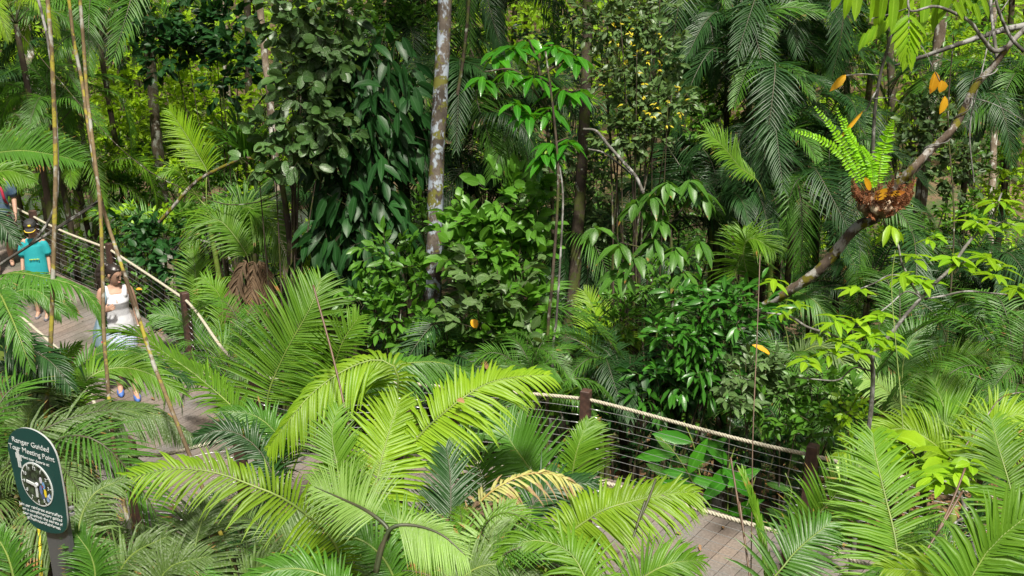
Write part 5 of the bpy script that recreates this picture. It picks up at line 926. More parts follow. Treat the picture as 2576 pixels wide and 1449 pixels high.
# ---------------------------------------------------------------- uncountable growth: one object each
def scatter_ground(name, n, xr, yr, L, W, mat, label, hmax, prof='ovlow', gap=None, rad=.16):
    rs = np.random.default_rng(5+n); m = n//9
    x = rs.uniform(*xr, m); y = rs.uniform(*yr, m); keep = np.ones(m, bool)
    C = .5*(spline(FAR, 200)+spline(NEAR, 200))
    dd = np.sqrt(((x[:, None]-C[None, :, 0])**2+(y[:, None]-C[None, :, 1])**2)).min(1); keep &= dd > 1.25
    if gap: keep &= ~gap(x, y)
    x, y = x[keep], y[keep]; m = len(x); z = terrain(x, y); h = hmax*rs.random(m)**1.5
    mb = MB()
    for k in range(9):
        a = rs.uniform(0, 6.28, m); e = rs.uniform(.0, 1., m)
        b = np.stack([x+rs.normal(0, rad, m), y+rs.normal(0, rad, m), z+h*rs.uniform(.3, 1, m)], -1)
        d = np.stack([np.cos(a), np.sin(a), e], -1); sc = rs.uniform(.6, 1.3, m)
        blades(mb, b, d, UP+rs.normal(0, .3, (m, 3)), L*sc, W*sc, .35, prof, .12, rnd=rs.random(m))
    tag(mb.build(name, LM[mat]), label, kind='stuff')
stream = lambda x, y: np.abs(y-33-.15*x) < 3.5
scatter_ground('undergrowth', 52000, (-26, 22), (13, 40), .20, .07, 'shrub', 'low leafy undergrowth covering the forest floor', 1.3, gap=stream)
scatter_ground('dark_undergrowth', 40000, (-16, 14), (2.5, 24), .28, .05, 'dark', 'dark undergrowth on the floor behind the boardwalk', 1.8, gap=stream)
scatter_ground('leaf_litter', 40000, (-10, 10), (2.5, 16), .12, .05, 'litter', 'brown fallen leaves on the forest floor', .04)
def far_forest():
    rs = np.random.default_rng(9); mb = MB(); m = 5200
    x = rs.uniform(-42, 42, m); y = rs.uniform(38, 62, m); z0 = terrain(x, y); z = z0+13*rs.random(m)
    for k in range(14):
        b = np.stack([x, y, z], -1)+rs.normal(0, .55, (m, 3)); d = nz(rs.normal(0, 1, (m, 3)))
        blades(mb, b, d, UP+rs.normal(0, .5, (m, 3)), rs.uniform(.25, .5, m), rs.uniform(.12, .22, m), .2, 'ovlow', .1, rnd=rs.random(m))
    for k in range(90):
        x0, y0 = rs.uniform(-35, 35), rs.uniform(37, 60); g = float(terrain(x0, y0)); tube(mb, [[x0, y0, g], [x0+rs.normal(0, .5), y0, g+15]], [.14, .09], 6, 4, mat=1)
    tag(mb.build('far_forest', [LM['far'], BK['dark']]), 'far wall of forest foliage beyond the stream', kind='stuff')
far_forest()

rs = np.random.default_rng(31)
for x, y in ((150, 730), (210, 800), (180, 870), (420, 950), (455, 1010), (380, 1000), (250, 930), (1560, 1262), (1650, 1300), (1760, 1370), (1820, 1330), (1700, 1340), (1590, 1230)):
    p = G(x, y, .02+float(dz(G(x, y)[1]))); mb = MB(); a = rs.uniform(0, 6.28)
    blades(mb, p, [math.cos(a), math.sin(a), .05], [0, 0, 1], rs.uniform(.05, .10), rs.uniform(.02, .04), .0, 'ovate', .15, rnd=rs.random(1), curl=.4)
    tag(mb.build('dry_leaf', LM['litter']), 'small brown dry leaf lying loose on the planks', 'leaf', 'brown leaves on the boardwalk')
# ---------------------------------------------------------------- tour sign
def sign():
    U = np.array([.877, -.481, 0.]); Vv = UP; Nn = np.cross(U, Vv)   # Nn faces the viewer's side
    O = P(95, 1210, 4.5); cam = np.array([0, 0, H])
    def loc(x, y, off=0.):
        "pixel on the board plane -> (u, v)"
        d = P(x, y, 1.)-cam; t = ((O+Nn*off-cam)@Nn)/(d@Nn); q = cam+d*t-O; return np.array([q@U, q@Vv])
    g = float(terrain(O[0], O[1])); root = thing('tour_sign', (O[0], O[1], O[2]), 'dark green tour meeting point sign board with a clock face on a grey metal post', 'sign')
    R = Matrix((tuple(U), tuple(np.cross(Vv, U)), tuple(Vv))).transposed()   # local x = U, y = into the board, z = up
    root.rotation_euler = R.to_euler()
    green = simple_mat('sign_green_enamel', (.003, .040, .040), .5, (.004, .050, .046), 5); white = simple_mat('sign_white_print', (.52, .56, .57), .6); edge = simple_mat('sign_white_edge', (.34, .36, .36), .5)
    poly = [loc(*p) for p in [(20, 1130), (20, 1108), (27, 1092), (38, 1082), (52, 1077), (70, 1078), (88, 1084), (106, 1095), (122, 1110), (134, 1128), (143, 1150), (150, 1180), (157, 1218), (163, 1256), (167, 1290), (169, 1312), (167, 1328), (160, 1338), (148, 1342), (128, 1341), (108, 1335), (92, 1328), (78, 1316), (68, 1302), (58, 1275), (47, 1240), (37, 1205), (28, 1165)]]
    poly = spline(np.c_[np.array(poly+[poly[0]]), np.zeros(len(poly)+1)], 120)[:-1, :2]
    def plate(name, pl, y0, y1, mats, parent):
        cen = pl.mean(0); n = len(pl); V = [(p[0], y0, p[1]) for p in pl]+[(p[0], y1, p[1]) for p in pl]+[(cen[0], y0, cen[1]), (cen[0], y1, cen[1])]
        me = bpy.data.meshes.new(name); Fc = []
        for i in range(n):
            j = (i+1) % n; Fc += [(i, j, 2*n), (n+j, n+i, 2*n+1), (j, i, n+i, n+j)]
        me.from_pydata(V, [], Fc)
        for m in mats: me.materials.append(m)
        me.update()
        if len(mats) > 1:
            for k, f in enumerate(me.polygons): f.material_index = 1 if k % 3 == 2 else 0
        o = bpy.data.objects.new(name, me); COL.objects.link(o); o.parent = parent; WL[o.name] = WL[parent.name]; return o
    board = plate('board', poly, 0, .008, [green, edge], root)
    def text(s, x, y, size, ang=0., align='LEFT', mat=white, parent=board, ext=.0006, off=-.0015, name='lettering', sx=1.):
        c = bpy.data.curves.new(name, 'FONT'); c.body = s; c.size = size; c.align_x = align; c.extrude = ext; c.materials.append(mat)
        c.resolution_u = 3
        o = bpy.data.objects.new(name, c); COL.objects.link(o); o.parent = parent; u, v = loc(x, y); o.location = (u, off, v); o.rotation_euler = (math.pi/2, 0, 0); o.scale = (sx, 1, 1); o.rotation_euler[1] = ang; return o
    def tomesh(o):
        bpy.context.view_layer.update(); me = bpy.data.meshes.new_from_object(o.evaluated_get(bpy.context.evaluated_depsgraph_get()))
        n = bpy.data.objects.new(o.name, me); nm = o.name; n.parent = o.parent; n.location = o.location; n.rotation_euler = o.rotation_euler; n.scale = o.scale
        bpy.data.objects.remove(o); COL.objects.link(n); n.name = nm; return n
    def wid(x0, y0, x1, y1): return float(np.linalg.norm(loc(x0, y0)-loc(x1, y1)))
    def fit(s, x0, y0, x1, y1, hpx, **kw):
        a = loc(x0, y0); b = loc(x1, y1); h = hpx
        o = text(s, x0, y0, h, **kw); bpy.context.view_layer.update(); o.scale[0] = np.linalg.norm(b-a)/max(1e-4, o.dimensions[0])*1.0
        o.rotation_euler[1] = -math.atan2(b[1]-a[1], b[0]-a[0]); return tomesh(o)
    fit('Ranger Guided', 31, 1109, 123, 1138, .036); fit('Tour Meeting Point', 24, 1126, 138, 1163, .036)
    fit('Next tour departs at:', 55, 1151, 124, 1173, .019)
    fit('Join our rainforest storytellers', 50, 1268, 158, 1303, .0225); fit('on a complimentary guided', 58, 1280, 157, 1313, .0225); fit('tour to unlock the secrets of', 59, 1291, 159, 1324, .0225); fit('#TheAncientRainforest', 70, 1304, 153, 1333, .0225)
    # clock
    C0 = loc(94, 1218); cx = [loc(94+40, 1218+14), loc(94-40, 1218-14), loc(94, 1167), loc(94, 1270)]; Rr = .5*(np.linalg.norm(cx[2]-cx[3])/2+np.linalg.norm(cx[0]-cx[1])/2)*.97
    a = np.linspace(0, 2*math.pi, 64, endpoint=False); circ = lambda r: C0+r*np.c_[np.cos(a), np.sin(a)]
    ring = plate('clock_rim', circ(Rr), -.003, 0, [white], board)
    m, nt, out = mat_new('clock_picture_print'); bs = nd(nt, 'ShaderNodeBsdfPrincipled', i_Roughness=.4); gm = nd(nt, 'ShaderNodeNewGeometry'); n1 = nd(nt, 'ShaderNodeTexNoise', i_Scale=55., i_Detail=5.); nt.links.new(gm.outputs['Position'], n1.inputs['Vector'])
    nt.links.new(mix(nt, ramp(nt, n1.outputs['Fac'], .42, .7), (.008, .012, .01), (.07, .11, .06)), bs.inputs['Base Color']); nt.links.new(bs.outputs[0], out.inputs[0])
    dial = plate('clock_dial', circ(Rr*.93), -.004, -.0032, [m], board)
    rs = np.random.default_rng(4)
    for (dx, dy, w_, h_, c) in ((.32, .28, .09, .3, (.5, .5, .6)), (.45, .05, .09, .35, (.15, .3, .55)), (.5, -.28, .08, .4, (.7, .55, .03)), (.25, -.2, .09, .45, (.10, .15, .35)), (.62, -.55, .09, .25, (.2, .3, .5)), (.4, .0, .06, .15, (.5, .05, .08)), (.75, -.35, .06, .25, (.25, .35, .6)), (.33, -.5, .12, .3, (.06, .08, .16))):
        q = C0+np.array([dx, dy])*Rr; plate('printed_figure', np.array([q+Rr*np.array([w_*math.cos(t), h_*.5*math.sin(t)]) for t in np.linspace(0, 6.28, 14)[:-1]]), -.0047, -.0042, [simple_mat('print_colour', c, .5)], dial)
    for h_ in range(1, 13):
        t = math.radians(90-30*h_); q = C0+Rr*.76*np.array([math.cos(t), math.sin(t)])
        o = text(str(h_), 0, 0, .024, align='CENTER', parent=dial, name='numeral'); o.location = (q[0], -.006, q[1]-.008); tomesh(o)
        q1 = C0+Rr*.9*np.array([math.cos(t), math.sin(t)]); mb = MB(); box(mb, (q1[0], -.0055, q1[1]), .010, .0015, .003, [[math.cos(t), 0, math.sin(t)], [0, 1, 0], [-math.sin(t), 0, math.cos(t)]]); mb.build('tick', white, dial, False, True)
    def hand(x0, y0, x1, y1, w_):
        p, q = loc(x0, y0), loc(x1, y1); d = q-p; L = np.linalg.norm(d); d = d/L; mb = MB(); m_ = (p+q)/2
        box(mb, (m_[0], -.009, m_[1]), L, .004, w_, [[d[0], 0, d[1]], [0, 1, 0], [-d[1], 0, d[0]]]); mb.build('clock_hand', white, dial, False, True)
    hand(95, 1219, 71, 1207, .012); hand(95, 1215, 99, 1248, .012)
    plate('clock_hub', loc(95, 1218)+.011*np.c_[np.cos(a), np.sin(a)], -.013, -.004, [white], dial)
    # standing ranger pictogram
    mb = MB(); q = loc(48, 1156)
    for dx, dz_, sx, sz in ((0, .038, .015, .014), (0, .049, .026, .005), (0, .012, .022, .034), (-.006, -.022, .008, .036), (.006, -.022, .008, .036), (.017, .012, .006, .03), (-.015, .02, .005, .026)):
        box(mb, (q[0]+dx, -.0012-.0001*(sx*100), q[1]+dz_), sx, .0015, sz)
    mb.build('pictogram', white, board, False, True)
    # flat folded steel post
    pm = simple_mat('galvanised_steel_post', (.15, .155, .17), .45, (.11, .115, .13), 3, metal=.5)
    a0, a1 = loc(106, 1338), loc(162, 1345); w_ = abs(a1[0]-a0[0]); cx_ = .5*(a0[0]+a1[0])
    mb = MB(); bot = g-O[2]-.3; top = .05
    for u0, u1, y0, y1 in ((cx_-w_/2, cx_-.004, .018, .046), (cx_-.004, cx_+w_/2, .018, .040)):
        box(mb, ((u0+u1)/2, (y0+y1)/2, (top+bot)/2), u1-u0-.001, y1-y0, top-bot)
    mb.build('post', pm, root, False, True)
    mb = MB(); b = loc(163, 1285)
    for dv in (0.0, -.03): box(mb, (b[0]+.004, .03, b[1]+dv), .018, .02, .012)
    mb.build('bracket', simple_mat('steel_bracket', (.5, .5, .5), .4, metal=.7), root, False, True)
sign()

# ---------------------------------------------------------------- people
def skin(): return simple_mat('skin', (.40, .245, .175), .6, (.36, .215, .15), 20)
SKIN = skin()
def loft(mb, rings, n=16):
    "rings: (centre, half-width vector, half-depth vector)"
    V = []; a = np.linspace(0, 2*math.pi, n, endpoint=False)
    for c, A, B in rings:
        c, A, B = map(lambda q: np.asarray(q, float), (c, A, B)); V += [c+A*math.cos(t)+B*math.sin(t) for t in a]
    k = len(rings); m = len(V); V += [rings[0][0], rings[-1][0]]; Q = []
    for i in range(k-1):
        for j in range(n): Q.append([i*n+j, i*n+(j+1) % n, (i+1)*n+(j+1) % n, (i+1)*n+j])
    for j in range(0, n, 2):
        Q.append([m, (j+2) % n, j+1, j]); e = (k-1)*n; Q.append([m+1, e+j, e+j+1, e+(j+2) % n])
    mb.add(V, Q)
def limb(mb, pts, rad, n=12):
    C = spline(pts, 22); r = np.interp(np.linspace(0, 1, 22), np.linspace(0, 1, len(rad)), rad)
    C = np.vstack([C[0]-nz(C[1]-C[0])*r[0]*.7, C, C[-1]+nz(C[-1]-C[-2])*r[-1]*.7]); r = np.r_[r[0]*.6, r, r[-1]*.6]; tube(mb, C, r, n)
def finish(mb, name, mat, parent, T, voxel=.007, smooth=4, label=None):
    "fuse the overlapping volumes into one skin"
    V = np.vstack(mb.V); V = V@T[0].T+T[1]-WL[parent.name]; mb.V = [V]
    me = mb.mesh(name+'_mesh', mat); o = bpy.data.objects.new(name, me); COL.objects.link(o)
    if voxel:
        md = o.modifiers.new('fuse', 'REMESH'); md.mode = 'VOXEL'; md.voxel_size = voxel; md.use_smooth_shade = True
        if smooth: s = o.modifiers.new('soften', 'SMOOTH'); s.factor = .5; s.iterations = smooth
        dg = bpy.context.evaluated_depsgraph_get(); me2 = bpy.data.meshes.new_from_object(o.evaluated_get(dg)); o.modifiers.clear(); o.data = me2
        if not me2.materials: me2.materials.append(mat)
    o.parent = parent; WL[o.name] = WL[parent.name]
    if label: o['label'] = label
    return o
def hand_into(mb, w, d, palmn, s=1., curl=.5, side=1):
    "w wrist, d pointing direction, palmn palm normal"
    d = nz(d); palmn = nz(palmn-d*(palmn@d)); ac = np.cross(d, palmn)*side
    c = w+d*.045*s
    loft(mb, [(w-d*.01, ac*.024*s, palmn*.018*s), (w+d*.02*s, ac*.033*s, palmn*.016*s), (w+d*.055*s, ac*.041*s, palmn*.014*s), (w+d*.085*s, ac*.040*s, palmn*.012*s)], 10)
    for k, (o, L) in enumerate(((-.031, .062), (-.010, .074), (.011, .070), (.031, .054))):
        b = w+d*.080*s+ac*o*s; c1 = curl*(1+.1*k); d1 = nz(d+palmn*c1*.6+ac*o*1.2); d2 = nz(d+palmn*c1*2.2)
        tube(mb, spline([b, b+d1*L*.5*s, b+d1*L*.5*s+d2*L*.5*s], 8), np.array([.0088, .0082, .0062])*s, 8)
    b = w+d*.025*s-ac*.028*s; d1 = nz(d*.7-ac*.8+palmn*.35); tube(mb, spline([b, b+d1*.035*s, b+d1*.04*s+nz(d+palmn*.5)*.028*s], 8), np.array([.0115, .0095, .0075])*s, 8)
def head_into(mb, c, fwd, up, s=1.):
    "c: head centre (ear level), returns frame"
    fwd = nz(fwd); up = nz(up-fwd*(up@fwd)); rt = np.cross(fwd, up)
    q = lambda x, y, z: c+(rt*x+fwd*y+up*z)*s
    loft(mb, [(q(0, .035, -.115), rt*.018*s, fwd*.016*s), (q(0, .030, -.100), rt*.038*s, fwd*.040*s), (q(0, .012, -.075), rt*.055*s, fwd*.068*s), (q(0, .002, -.04), rt*.066*s, fwd*.083*s), (q(0, -.002, 0), rt*.072*s, fwd*.090*s), (q(0, -.006, .04), rt*.075*s, fwd*.094*s), (q(0, -.01, .075), rt*.066*s, fwd*.083*s), (q(0, -.012, .10), rt*.042*s, fwd*.056*s), (q(0, -.012, .112), rt*.015*s, fwd*.02*s)], 18)
    tube(mb, [q(0, .082, .012), q(0, .098, -.018), q(0, .100, -.032)], np.array([.008, .011, .012])*s, 8)     # nose
    tube(mb, [q(-.016, .090, -.058), q(0, .097, -.060), q(.016, .090, -.058)], .008*s, 8)                       # lips
    tube(mb, [q(-.03, .078, .022), q(-.012, .088, .024)], .009*s, 6); tube(mb, [q(.012, .088, .024), q(.03, .078, .022)], .009*s, 6)
    for sd_ in (-1, 1): loft(mb, [(q(sd_*.070, -.008, -.03), fwd*.008*s, up*.008*s), (q(sd_*.078, -.012, -.005), fwd*.016*s, up*.026*s), (q(sd_*.082, -.016, .0), fwd*.012*s, up*.02*s)], 10)
    return q, rt, fwd, up
def face_parts(q, root, T, s, rt, fwd, up):
    dk = simple_mat('eye_dark', (.02, .014, .012), .3); lp = simple_mat('lip', (.42, .15, .13), .5)
    mb = MB()
    for sd_ in (-1, 1): tube(mb, [q(sd_*.018, .089, .006), q(sd_*.031, .083, .008), q(sd_*.043, .073, .005)], np.array([.003, .006, .003])*s, 8)
    finish(mb, 'eyes', dk, root, T, None)
    mb = MB()
    for sd_ in (-1, 1): tube(mb, [q(sd_*.014, .096, .026), q(sd_*.03, .091, .032), q(sd_*.047, .077, .026)], np.array([.003, .004, .002])*s, 6)
    finish(mb, 'eyebrows', dk, root, T, None)
    mb = MB(); tube(mb, [q(-.022, .091, -.060), q(-.008, .101, -.057), q(0, .102, -.059), q(.008, .101, -.057), q(.022, .091, -.060)], np.array([.003, .006, .006, .003])*s, 8); finish(mb, 'lips', lp, root, T, None)
A3 = np.array
def woman():
    o = G(322, 985, 0.); root = thing('person', o, 'woman with dark ponytail, white sleeveless top and pale checked skirt walking on the planks', 'person')
    f = nz(A3([.42, -.9, 0])); r = np.cross(f, UP); Rm = np.stack([r, f, UP], 1); T = (Rm, o)
    # local: x = her right, y = forward, z up
    S = lambda *a: A3(a, float); mb = MB()
    tors = [((0, 0, .80), .138, .10), ((0, 0, .90), .150, .105), ((0, .0, 1.0), .118, .085), ((0, .005, 1.08), .112, .085), ((0, .01, 1.20), .132, .10), ((0, .0, 1.30), .145, .085), ((0, -.01, 1.355), .105, .062), ((0, -.01, 1.39), .062, .052)]
    loft(mb, [(c, S(a, 0, 0), S(0, b, 0)) for c, a, b in tors], 20)
    for sx in (-1, 1): limb(mb, [S(sx*.058, .05, 1.215), S(sx*.060, .062, 1.19)], [.045, .038])
    limb(mb, [S(0, -.012, 1.36), S(0, .012, 1.46)], [.052, .047])
    hc = S(-.012, .03, 1.52); hf = nz(S(-.62, .72, -.30)); q, rt, fw, up_ = head_into(mb, hc, hf, S(0, 0, 1))
    # legs, mid stride
    limb(mb, [S(.085, 0, .84), S(.085, .06, .46), S(.08, -.03, .09)], [.088, .060, .054, .034]); limb(mb, [S(-.085, 0, .84), S(-.085, .13, .47), S(-.08, .22, .09)], [.088, .060, .054, .034])
    limb(mb, [S(.08, -.05, .075), S(.085, .06, .04), S(.09, .12, .035)], [.034, .033, .026]); limb(mb, [S(-.08, .20, .075), S(-.085, .30, .04), S(-.09, .37, .035)], [.034, .033, .026])
    # right arm bent to the strap, left arm down
    sh = S(.155, 0, 1.315); el = S(.205, .0, 1.07); wr = S(.135, .17, 1.13); limb(mb, [S(.12, 0, 1.33), sh, S(.185, .0, 1.2), el], [.044, .043, .038, .033]); limb(mb, [el, .5*(el+wr)+S(.01, .01, 0), wr], [.034, .030, .023])
    hand_into(mb, wr, nz(S(-.55, .45, .35)), nz(S(-.5, -.8, .1)), .95, 1.3, -1)
    sh = S(-.155, 0, 1.315); el = S(-.205, -.03, 1.06); wr = S(-.225, .06, .83); limb(mb, [S(-.12, 0, 1.33), sh, S(-.185, -.01, 1.2), el], [.044, .043, .038, .033]); limb(mb, [el, .5*(el+wr), wr], [.034, .030, .023])
    hand_into(mb, wr, nz(S(.02, .15, -1)), nz(S(1, .1, 0)), .95, .45, 1)
    finish(mb, 'body', SKIN, root, T, .006, 5)
    face_parts(q, root, T, 1., rt, fw, up_)
    hair = simple_mat('black_hair', (.018, .014, .013), .35, (.03, .022, .018), 80, stretch=(1, 1, .15)); mb = MB()
    loft(mb, [(q(0, -.045, -.045), rt*.060, fw*.045), (q(0, -.036, .0), rt*.078, fw*.066), (q(0, -.022, .045), rt*.083, fw*.088), (q(0, -.016, .085), rt*.073, fw*.088), (q(0, -.014, .112), rt*.045, fw*.056), (q(0, -.014, .124), rt*.015, fw*.02)], 18)
    tube(mb, spline([q(0, -.085, .07), q(.03, -.15, .06), q(.05, -.165, -.03), q(.05, -.15, -.13), q(.04, -.12, -.23)], 20), [.034, .055, .06, .052, .022], 10, bump=.05)
    limb(mb, [q(.0, .058, .085), q(.05, .035, .05), q(.076, .01, -.02)], [.02, .016, .008]); limb(mb, [q(.0, .058, .085), q(-.05, .035, .05), q(-.076, .01, -.02)], [.02, .016, .008])
    finish(mb, 'hair', hair, root, T, .006, 3)
    mb = MB(); tp = [((0, .0, .84), .176, .135), ((0, 0, .93), .166, .128), ((0, .0, 1.02), .140, .11), ((0, .008, 1.10), .130, .108), ((0, .022, 1.19), .146, .126), ((0, .008, 1.25), .146, .108), ((0, 0, 1.29), .128, .09)]
    loft(mb, [(c, S(a, 0, 0), S(0, b, 0)) for c, a, b in tp], 24)
    for sx in (-1, 1): limb(mb, [S(sx*.092, .07, 1.26), S(sx*.100, .042, 1.32), S(sx*.100, -.01, 1.350), S(sx*.09, -.06, 1.30), S(sx*.08, -.07, 1.25)], [.036, .032, .030, .034])
    finish(mb, 'top', simple_mat('white_cotton', (.56, .57, .60), .85, (.48, .49, .53), 14, bump=.2), root, T, .008, 3)
    mb = MB(); tube(mb, [S(0, .122, 1.235), S(0, .136, 1.20), S(0, .138, 1.18)], [.004, .010, .005], 10); finish(mb, 'keyhole', SKIN, root, T, None)
    mb = MB(); loft(mb, [(S(0, .01, .60), S(.19, 0, 0), S(0, .165, 0)), (S(0, .01, .70), S(.184, 0, 0), S(0, .155, 0)), (S(0, 0, .82), S(.17, 0, 0), S(0, .13, 0)), (S(0, 0, .93), S(.15, 0, 0), S(0, .11, 0))], 26)
    m, nt, out = mat_new('checked_skirt_cloth'); bs = nd(nt, 'ShaderNodeBsdfPrincipled', i_Roughness=.85); g = nd(nt, 'ShaderNodeNewGeometry'); ck = nd(nt, 'ShaderNodeTexBrick', i_Scale=26.); nt.links.new(g.outputs['Position'], ck.inputs['Vector'])
    ck.inputs['Color1'].default_value = (.46, .52, .66, 1); ck.inputs['Color2'].default_value = (.50, .56, .70, 1); ck.inputs['Mortar'].default_value = (.24, .31, .52, 1); ck.offset = 0; ck.inputs['Mortar Size'].default_value = .05; ck.inputs['Row Height'].default_value = .5
    nt.links.new(ck.outputs[0], bs.inputs['Base Color']); nt.links.new(bs.outputs[0], out.inputs[0]); finish(mb, 'skirt', m, root, T, .009, 2)
    mb = MB()
    for x, y in ((.085, .045), (-.085, .285)): loft(mb, [(S(x, y, .002), S(.042, 0, 0), S(0, .125, 0)), (S(x, y, .03), S(.043, 0, 0), S(0, .125, 0)), (S(x, y-.01, .055), S(.036, 0, 0), S(0, .10, 0))], 16)
    finish(mb, 'shoes', simple_mat('blue_shoe', (.06, .14, .42), .6), root, T, .007, 2)
    mb = MB(); tube(mb, spline([S(-.253, .065, .86), S(-.222, .09, .862), S(-.197, .06, .86)], 8), .006, 8); finish(mb, 'bracelet', simple_mat('pale_bracelet', (.7, .7, .65), .4), root, T, None)
    bag = thing('shoulder_bag', o+Rm@S(.22, .05, .75), 'slate blue cloth bag hanging from the right shoulder of the woman', 'bag'); mb = MB()
    loft(mb, [(S(.25, .0, .60), S(.04, .03, 0), S(-.03, .15, 0)), (S(.255, .0, .68), S(.06, .03, 0), S(-.03, .175, 0)), (S(.25, .01, .82), S(.05, .02, 0), S(-.02, .16, 0)), (S(.235, .02, .95), S(.028, .01, 0), S(0, .10, 0)), (S(.22, .04, 1.02), S(.02, 0, 0), S(0, .06, 0))], 18)
    limb(mb, [S(.21, .05, 1.0), S(.165, .115, 1.15), S(.125, .09, 1.27), S(.12, .01, 1.36), S(.135, -.06, 1.30), S(.19, -.06, 1.02)], [.03, .026, .026, .03]); bm = simple_mat('slate_cloth', (.13, .21, .27), .9, (.19, .28, .33), 12, bump=.3); finish(mb, 'bag_body', bm, bag, T, .009, 4)
    mb = MB(); box(mb, S(.21, .185, .73), .035, .012, .06); finish(mb, 'red_tag', simple_mat('red_tag', (.5, .03, .03), .6), bag, T, None)
woman()
def boy():
    c = P(93, 675, 14.3); o = A3([c[0], c[1], float(dz(c[1]))]); root = thing('person', o, 'boy in turquoise tee shirt, blue jeans shorts and black cap on the planks', 'person')
    f = nz(A3([.25, -.97, 0])); r = np.cross(f, UP); Rm = np.stack([r, f, UP], 1); T = (Rm, o); S = lambda *a: A3(a, float); mb = MB()
    loft(mb, [(c_, S(a, 0, 0), S(0, b, 0)) for c_, a, b in [((0, 0, .70), .125, .09), ((0, 0, .82), .125, .09), ((0, 0, .95), .12, .085), ((0, 0, 1.08), .138, .09), ((0, 0, 1.15), .14, .075), ((0, -.01, 1.20), .07, .05)]], 18)
    limb(mb, [S(0, -.01, 1.19), S(0, .01, 1.28)], [.045, .042]); q, rt, fw, up_ = head_into(mb, S(0, .02, 1.345), S(-.1, 1, -.35), S(0, .2, 1), .96)
    for sx, fy in ((1, .0), (-1, .12)):
        limb(mb, [S(sx*.07, 0, .72), S(sx*.07, fy*.8, .40), S(sx*.07, fy, .08)], [.075, .05, .046, .03]); limb(mb, [S(sx*.07, fy-.02, .06), S(sx*.075, fy+.12, .03)], [.03, .024])
        sh = S(sx*.13, 0, 1.13); el = S(sx*.172, -.01, .90); wr = S(sx*.182, .07, .72); limb(mb, [S(sx*.09, 0, 1.14), sh, el], [.038, .038, .029]); limb(mb, [el, wr], [.029, .021]); hand_into(mb, wr, nz(S(0, .3, -1)), S(-sx, 0, 0), .85, .5, sx)
    finish(mb, 'body', SKIN, root, T, .007, 4); face_parts(q, root, T, .96, rt, fw, up_)
    mb = MB(); loft(mb, [(c_, S(a, 0, 0), S(0, b, 0)) for c_, a, b in [((0, .005, .66), .165, .125), ((0, .005, .80), .155, .118), ((0, 0, .95), .142, .112), ((0, 0, 1.08), .142, .105), ((0, 0, 1.16), .115, .082), ((0, -.005, 1.195), .078, .062)]], 22)
    for sx in (-1, 1): limb(mb, [S(sx*.10, 0, 1.125), S(sx*.142, 0, 1.08), S(sx*.172, -.005, .96)], [.054, .058, .060])
    finish(mb, 'tee_shirt', simple_mat('turquoise_cotton', (.012, .32, .35), .8, (.01, .27, .31), 9, bump=.2), root, T, .009, 4)
    mb = MB()
    for i in range(7): box(mb, S(-.07+.02*i, .126+.0, .90), .012, .012, .018+.006*(i % 2))
    finish(mb, 'chest_print', simple_mat('yellow_print', (.35, .50, .08), .7), root, T, None)
    mb = MB(); loft(mb, [(S(0, 0, .60), S(.155, 0, 0), S(0, .105, 0)), (S(0, 0, .72), S(.145, 0, 0), S(0, .105, 0))], 18)
    for sx, fy in ((1, .0), (-1, .05)): limb(mb, [S(sx*.075, 0, .66), S(sx*.08, fy, .46)], [.088, .082])
    finish(mb, 'jeans_shorts', simple_mat('denim_blue', (.08, .15, .30), .85, (.12, .20, .38), 30), root, T, .009, 3)
    cap = root; mb = MB(); loft(mb, [(q(0, -.008, .035), rt*.086, fw*.105), (q(0, -.008, .075), rt*.084, fw*.100), (q(0, -.01, .112), rt*.066, fw*.078), (q(0, -.01, .132), rt*.03, fw*.035)], 18); loft(mb, [(q(0, .12, .030), rt*.075, fw*.06), (q(0, .12, .040), rt*.075, fw*.06)], 14)
    cp = finish(mb, 'cap', simple_mat('black_cap', (.02, .02, .022), .7), root, T, .006, 2)
    mb = MB(); tube(mb, spline([q(-.075, .115, .034), q(-.05, .17, .034), q(0, .187, .034), q(.05, .17, .034), q(.075, .115, .034)], 14), .006, 6); box(mb, q(0, .085, .085), .035, .02, .03, [rt, fw, up_]); finish(mb, 'cap_trim', simple_mat('cap_yellow', (.7, .5, .03), .6), cp, T, None)
    mb = MB(); loft(mb, [(q(0, -.05, -.03), rt*.06, fw*.04), (q(0, -.03, .02), rt*.082, fw*.078), (q(0, -.02, .05), rt*.083, fw*.09)], 16); finish(mb, 'hair', simple_mat('boy_hair', (.02, .015, .013), .5), root, T, .007, 2)
    mb = MB()
    for x, y in ((.07, .05), (-.07, .17)): loft(mb, [(S(x, y, .002), S(.04, 0, 0), S(0, .11, 0)), (S(x, y, .04), S(.038, 0, 0), S(0, .105, 0))], 14)
    finish(mb, 'shoes', simple_mat('grey_shoe', (.15, .15, .17), .7), root, T, .008, 1)
boy()
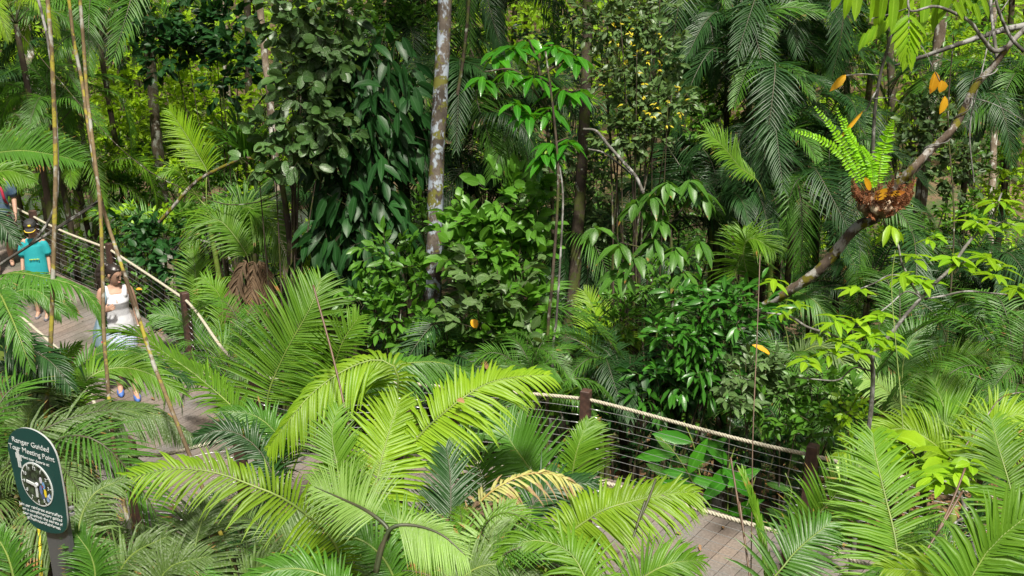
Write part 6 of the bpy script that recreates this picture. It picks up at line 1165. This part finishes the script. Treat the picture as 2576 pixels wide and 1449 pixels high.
def man():
    c = P(14, 675, 16.1); o = A3([c[0], c[1], float(dz(c[1]))]); root = thing('person', o, 'man in navy tee shirt, dark shorts and flip flops at the left edge', 'person')
    f = nz(A3([.45, -.9, 0])); r = np.cross(f, UP); Rm = np.stack([r, f, UP], 1); T = (Rm, o); S = lambda *a: A3(a, float); mb = MB()
    loft(mb, [(c_, S(a, 0, 0), S(0, b, 0)) for c_, a, b in [((0, 0, .90), .17, .12), ((0, 0, 1.1), .16, .115), ((0, 0, 1.3), .185, .125), ((0, 0, 1.45), .19, .10), ((0, -.01, 1.52), .09, .06)]], 18)
    limb(mb, [S(0, -.01, 1.50), S(0, .01, 1.62)], [.06, .055]); q, rt, fw, up_ = head_into(mb, S(0, .02, 1.69), S(.1, 1, -.2), UP, 1.05)
    for sx, fy in ((1, .20), (-1, -.25)):
        limb(mb, [S(sx*.10, 0, .92), S(sx*.10, fy*.6+.04, .50), S(sx*.10, fy, .09)], [.10, .062, .058, .038]); limb(mb, [S(sx*.1, fy-.03, .07), S(sx*.11, fy+.17, .035)], [.038, .03])
        sh = S(sx*.215, 0, 1.43); el = S(sx*.28, -.02, 1.15); wr = S(sx*.27, .12, .92); limb(mb, [S(sx*.15, 0, 1.45), sh, el], [.06, .056, .042]); limb(mb, [el, wr], [.042, .029]); hand_into(mb, wr, nz(S(0, .3, -1)), S(-sx, 0, 0), 1.05, .5, sx)
    finish(mb, 'body', SKIN, root, T, .009, 4); face_parts(q, root, T, 1.05, rt, fw, up_)
    mb = MB(); loft(mb, [(q(0, -.04, -.03), rt*.07, fw*.055), (q(0, -.026, .03), rt*.086, fw*.09), (q(0, -.018, .085), rt*.076, fw*.09), (q(0, -.014, .125), rt*.02, fw*.03)], 16); finish(mb, 'hair', simple_mat('brown_hair', (.04, .025, .015), .6), root, T, .008, 2)
    mb = MB(); loft(mb, [(c_, S(a, 0, 0), S(0, b, 0)) for c_, a, b in [((0, 0, .95), .21, .155), ((0, 0, 1.15), .195, .15), ((0, 0, 1.32), .21, .15), ((0, 0, 1.46), .20, .11), ((0, -.01, 1.51), .095, .07)]], 20)
    for sx in (-1, 1): limb(mb, [S(sx*.17, 0, 1.43), S(sx*.235, 0, 1.34), S(sx*.27, -.01, 1.23)], [.075, .08, .078])
    finish(mb, 'tee_shirt', simple_mat('navy_cotton', (.035, .08, .15), .85, (.10, .16, .22), 6), root, T, .01, 4)
    mb = MB(); loft(mb, [(S(0, 0, .80), S(.19, 0, 0), S(0, .135, 0)), (S(0, 0, .98), S(.18, 0, 0), S(0, .13, 0))], 18)
    for sx, fy in ((1, .09), (-1, -.06)): limb(mb, [S(sx*.10, 0, .84), S(sx*.105, fy, .52)], [.115, .108])
    finish(mb, 'shorts', simple_mat('black_shorts', (.02, .022, .025), .85), root, T, .01, 3)
    mb = MB(); 
    for sx in (-1, 1): limb(mb, [S(sx*.12, -.10, 1.25), S(sx*.12, -.04, 1.50), S(sx*.12, .12, 1.40), S(sx*.14, .155, 1.2), S(sx*.17, .05, 1.08)], [.025, .024, .022])
    loft(mb, [(S(0, -.22, 1.0), S(.15, 0, 0), S(0, .07, 0)), (S(0, -.24, 1.2), S(.16, 0, 0), S(0, .10, 0)), (S(0, -.2, 1.45), S(.12, 0, 0), S(0, .06, 0))], 14)
    finish(mb, 'backpack', simple_mat('red_pack', (.35, .02, .05), .7), root, T, .01, 2)
    mb = MB()
    for x, y in ((.105, .26), (-.105, -.19)): loft(mb, [(S(x, y, .001), S(.05, 0, 0), S(0, .14, 0)), (S(x, y, .02), S(.05, 0, 0), S(0, .14, 0))], 14); tube(mb, spline([S(x-.045, y-.02, .03), S(x, y+.06, .075), S(x+.045, y-.02, .03)], 10), .008, 6)
    finish(mb, 'flip_flops', simple_mat('black_rubber', (.02, .02, .02), .7), root, T, None)
man()
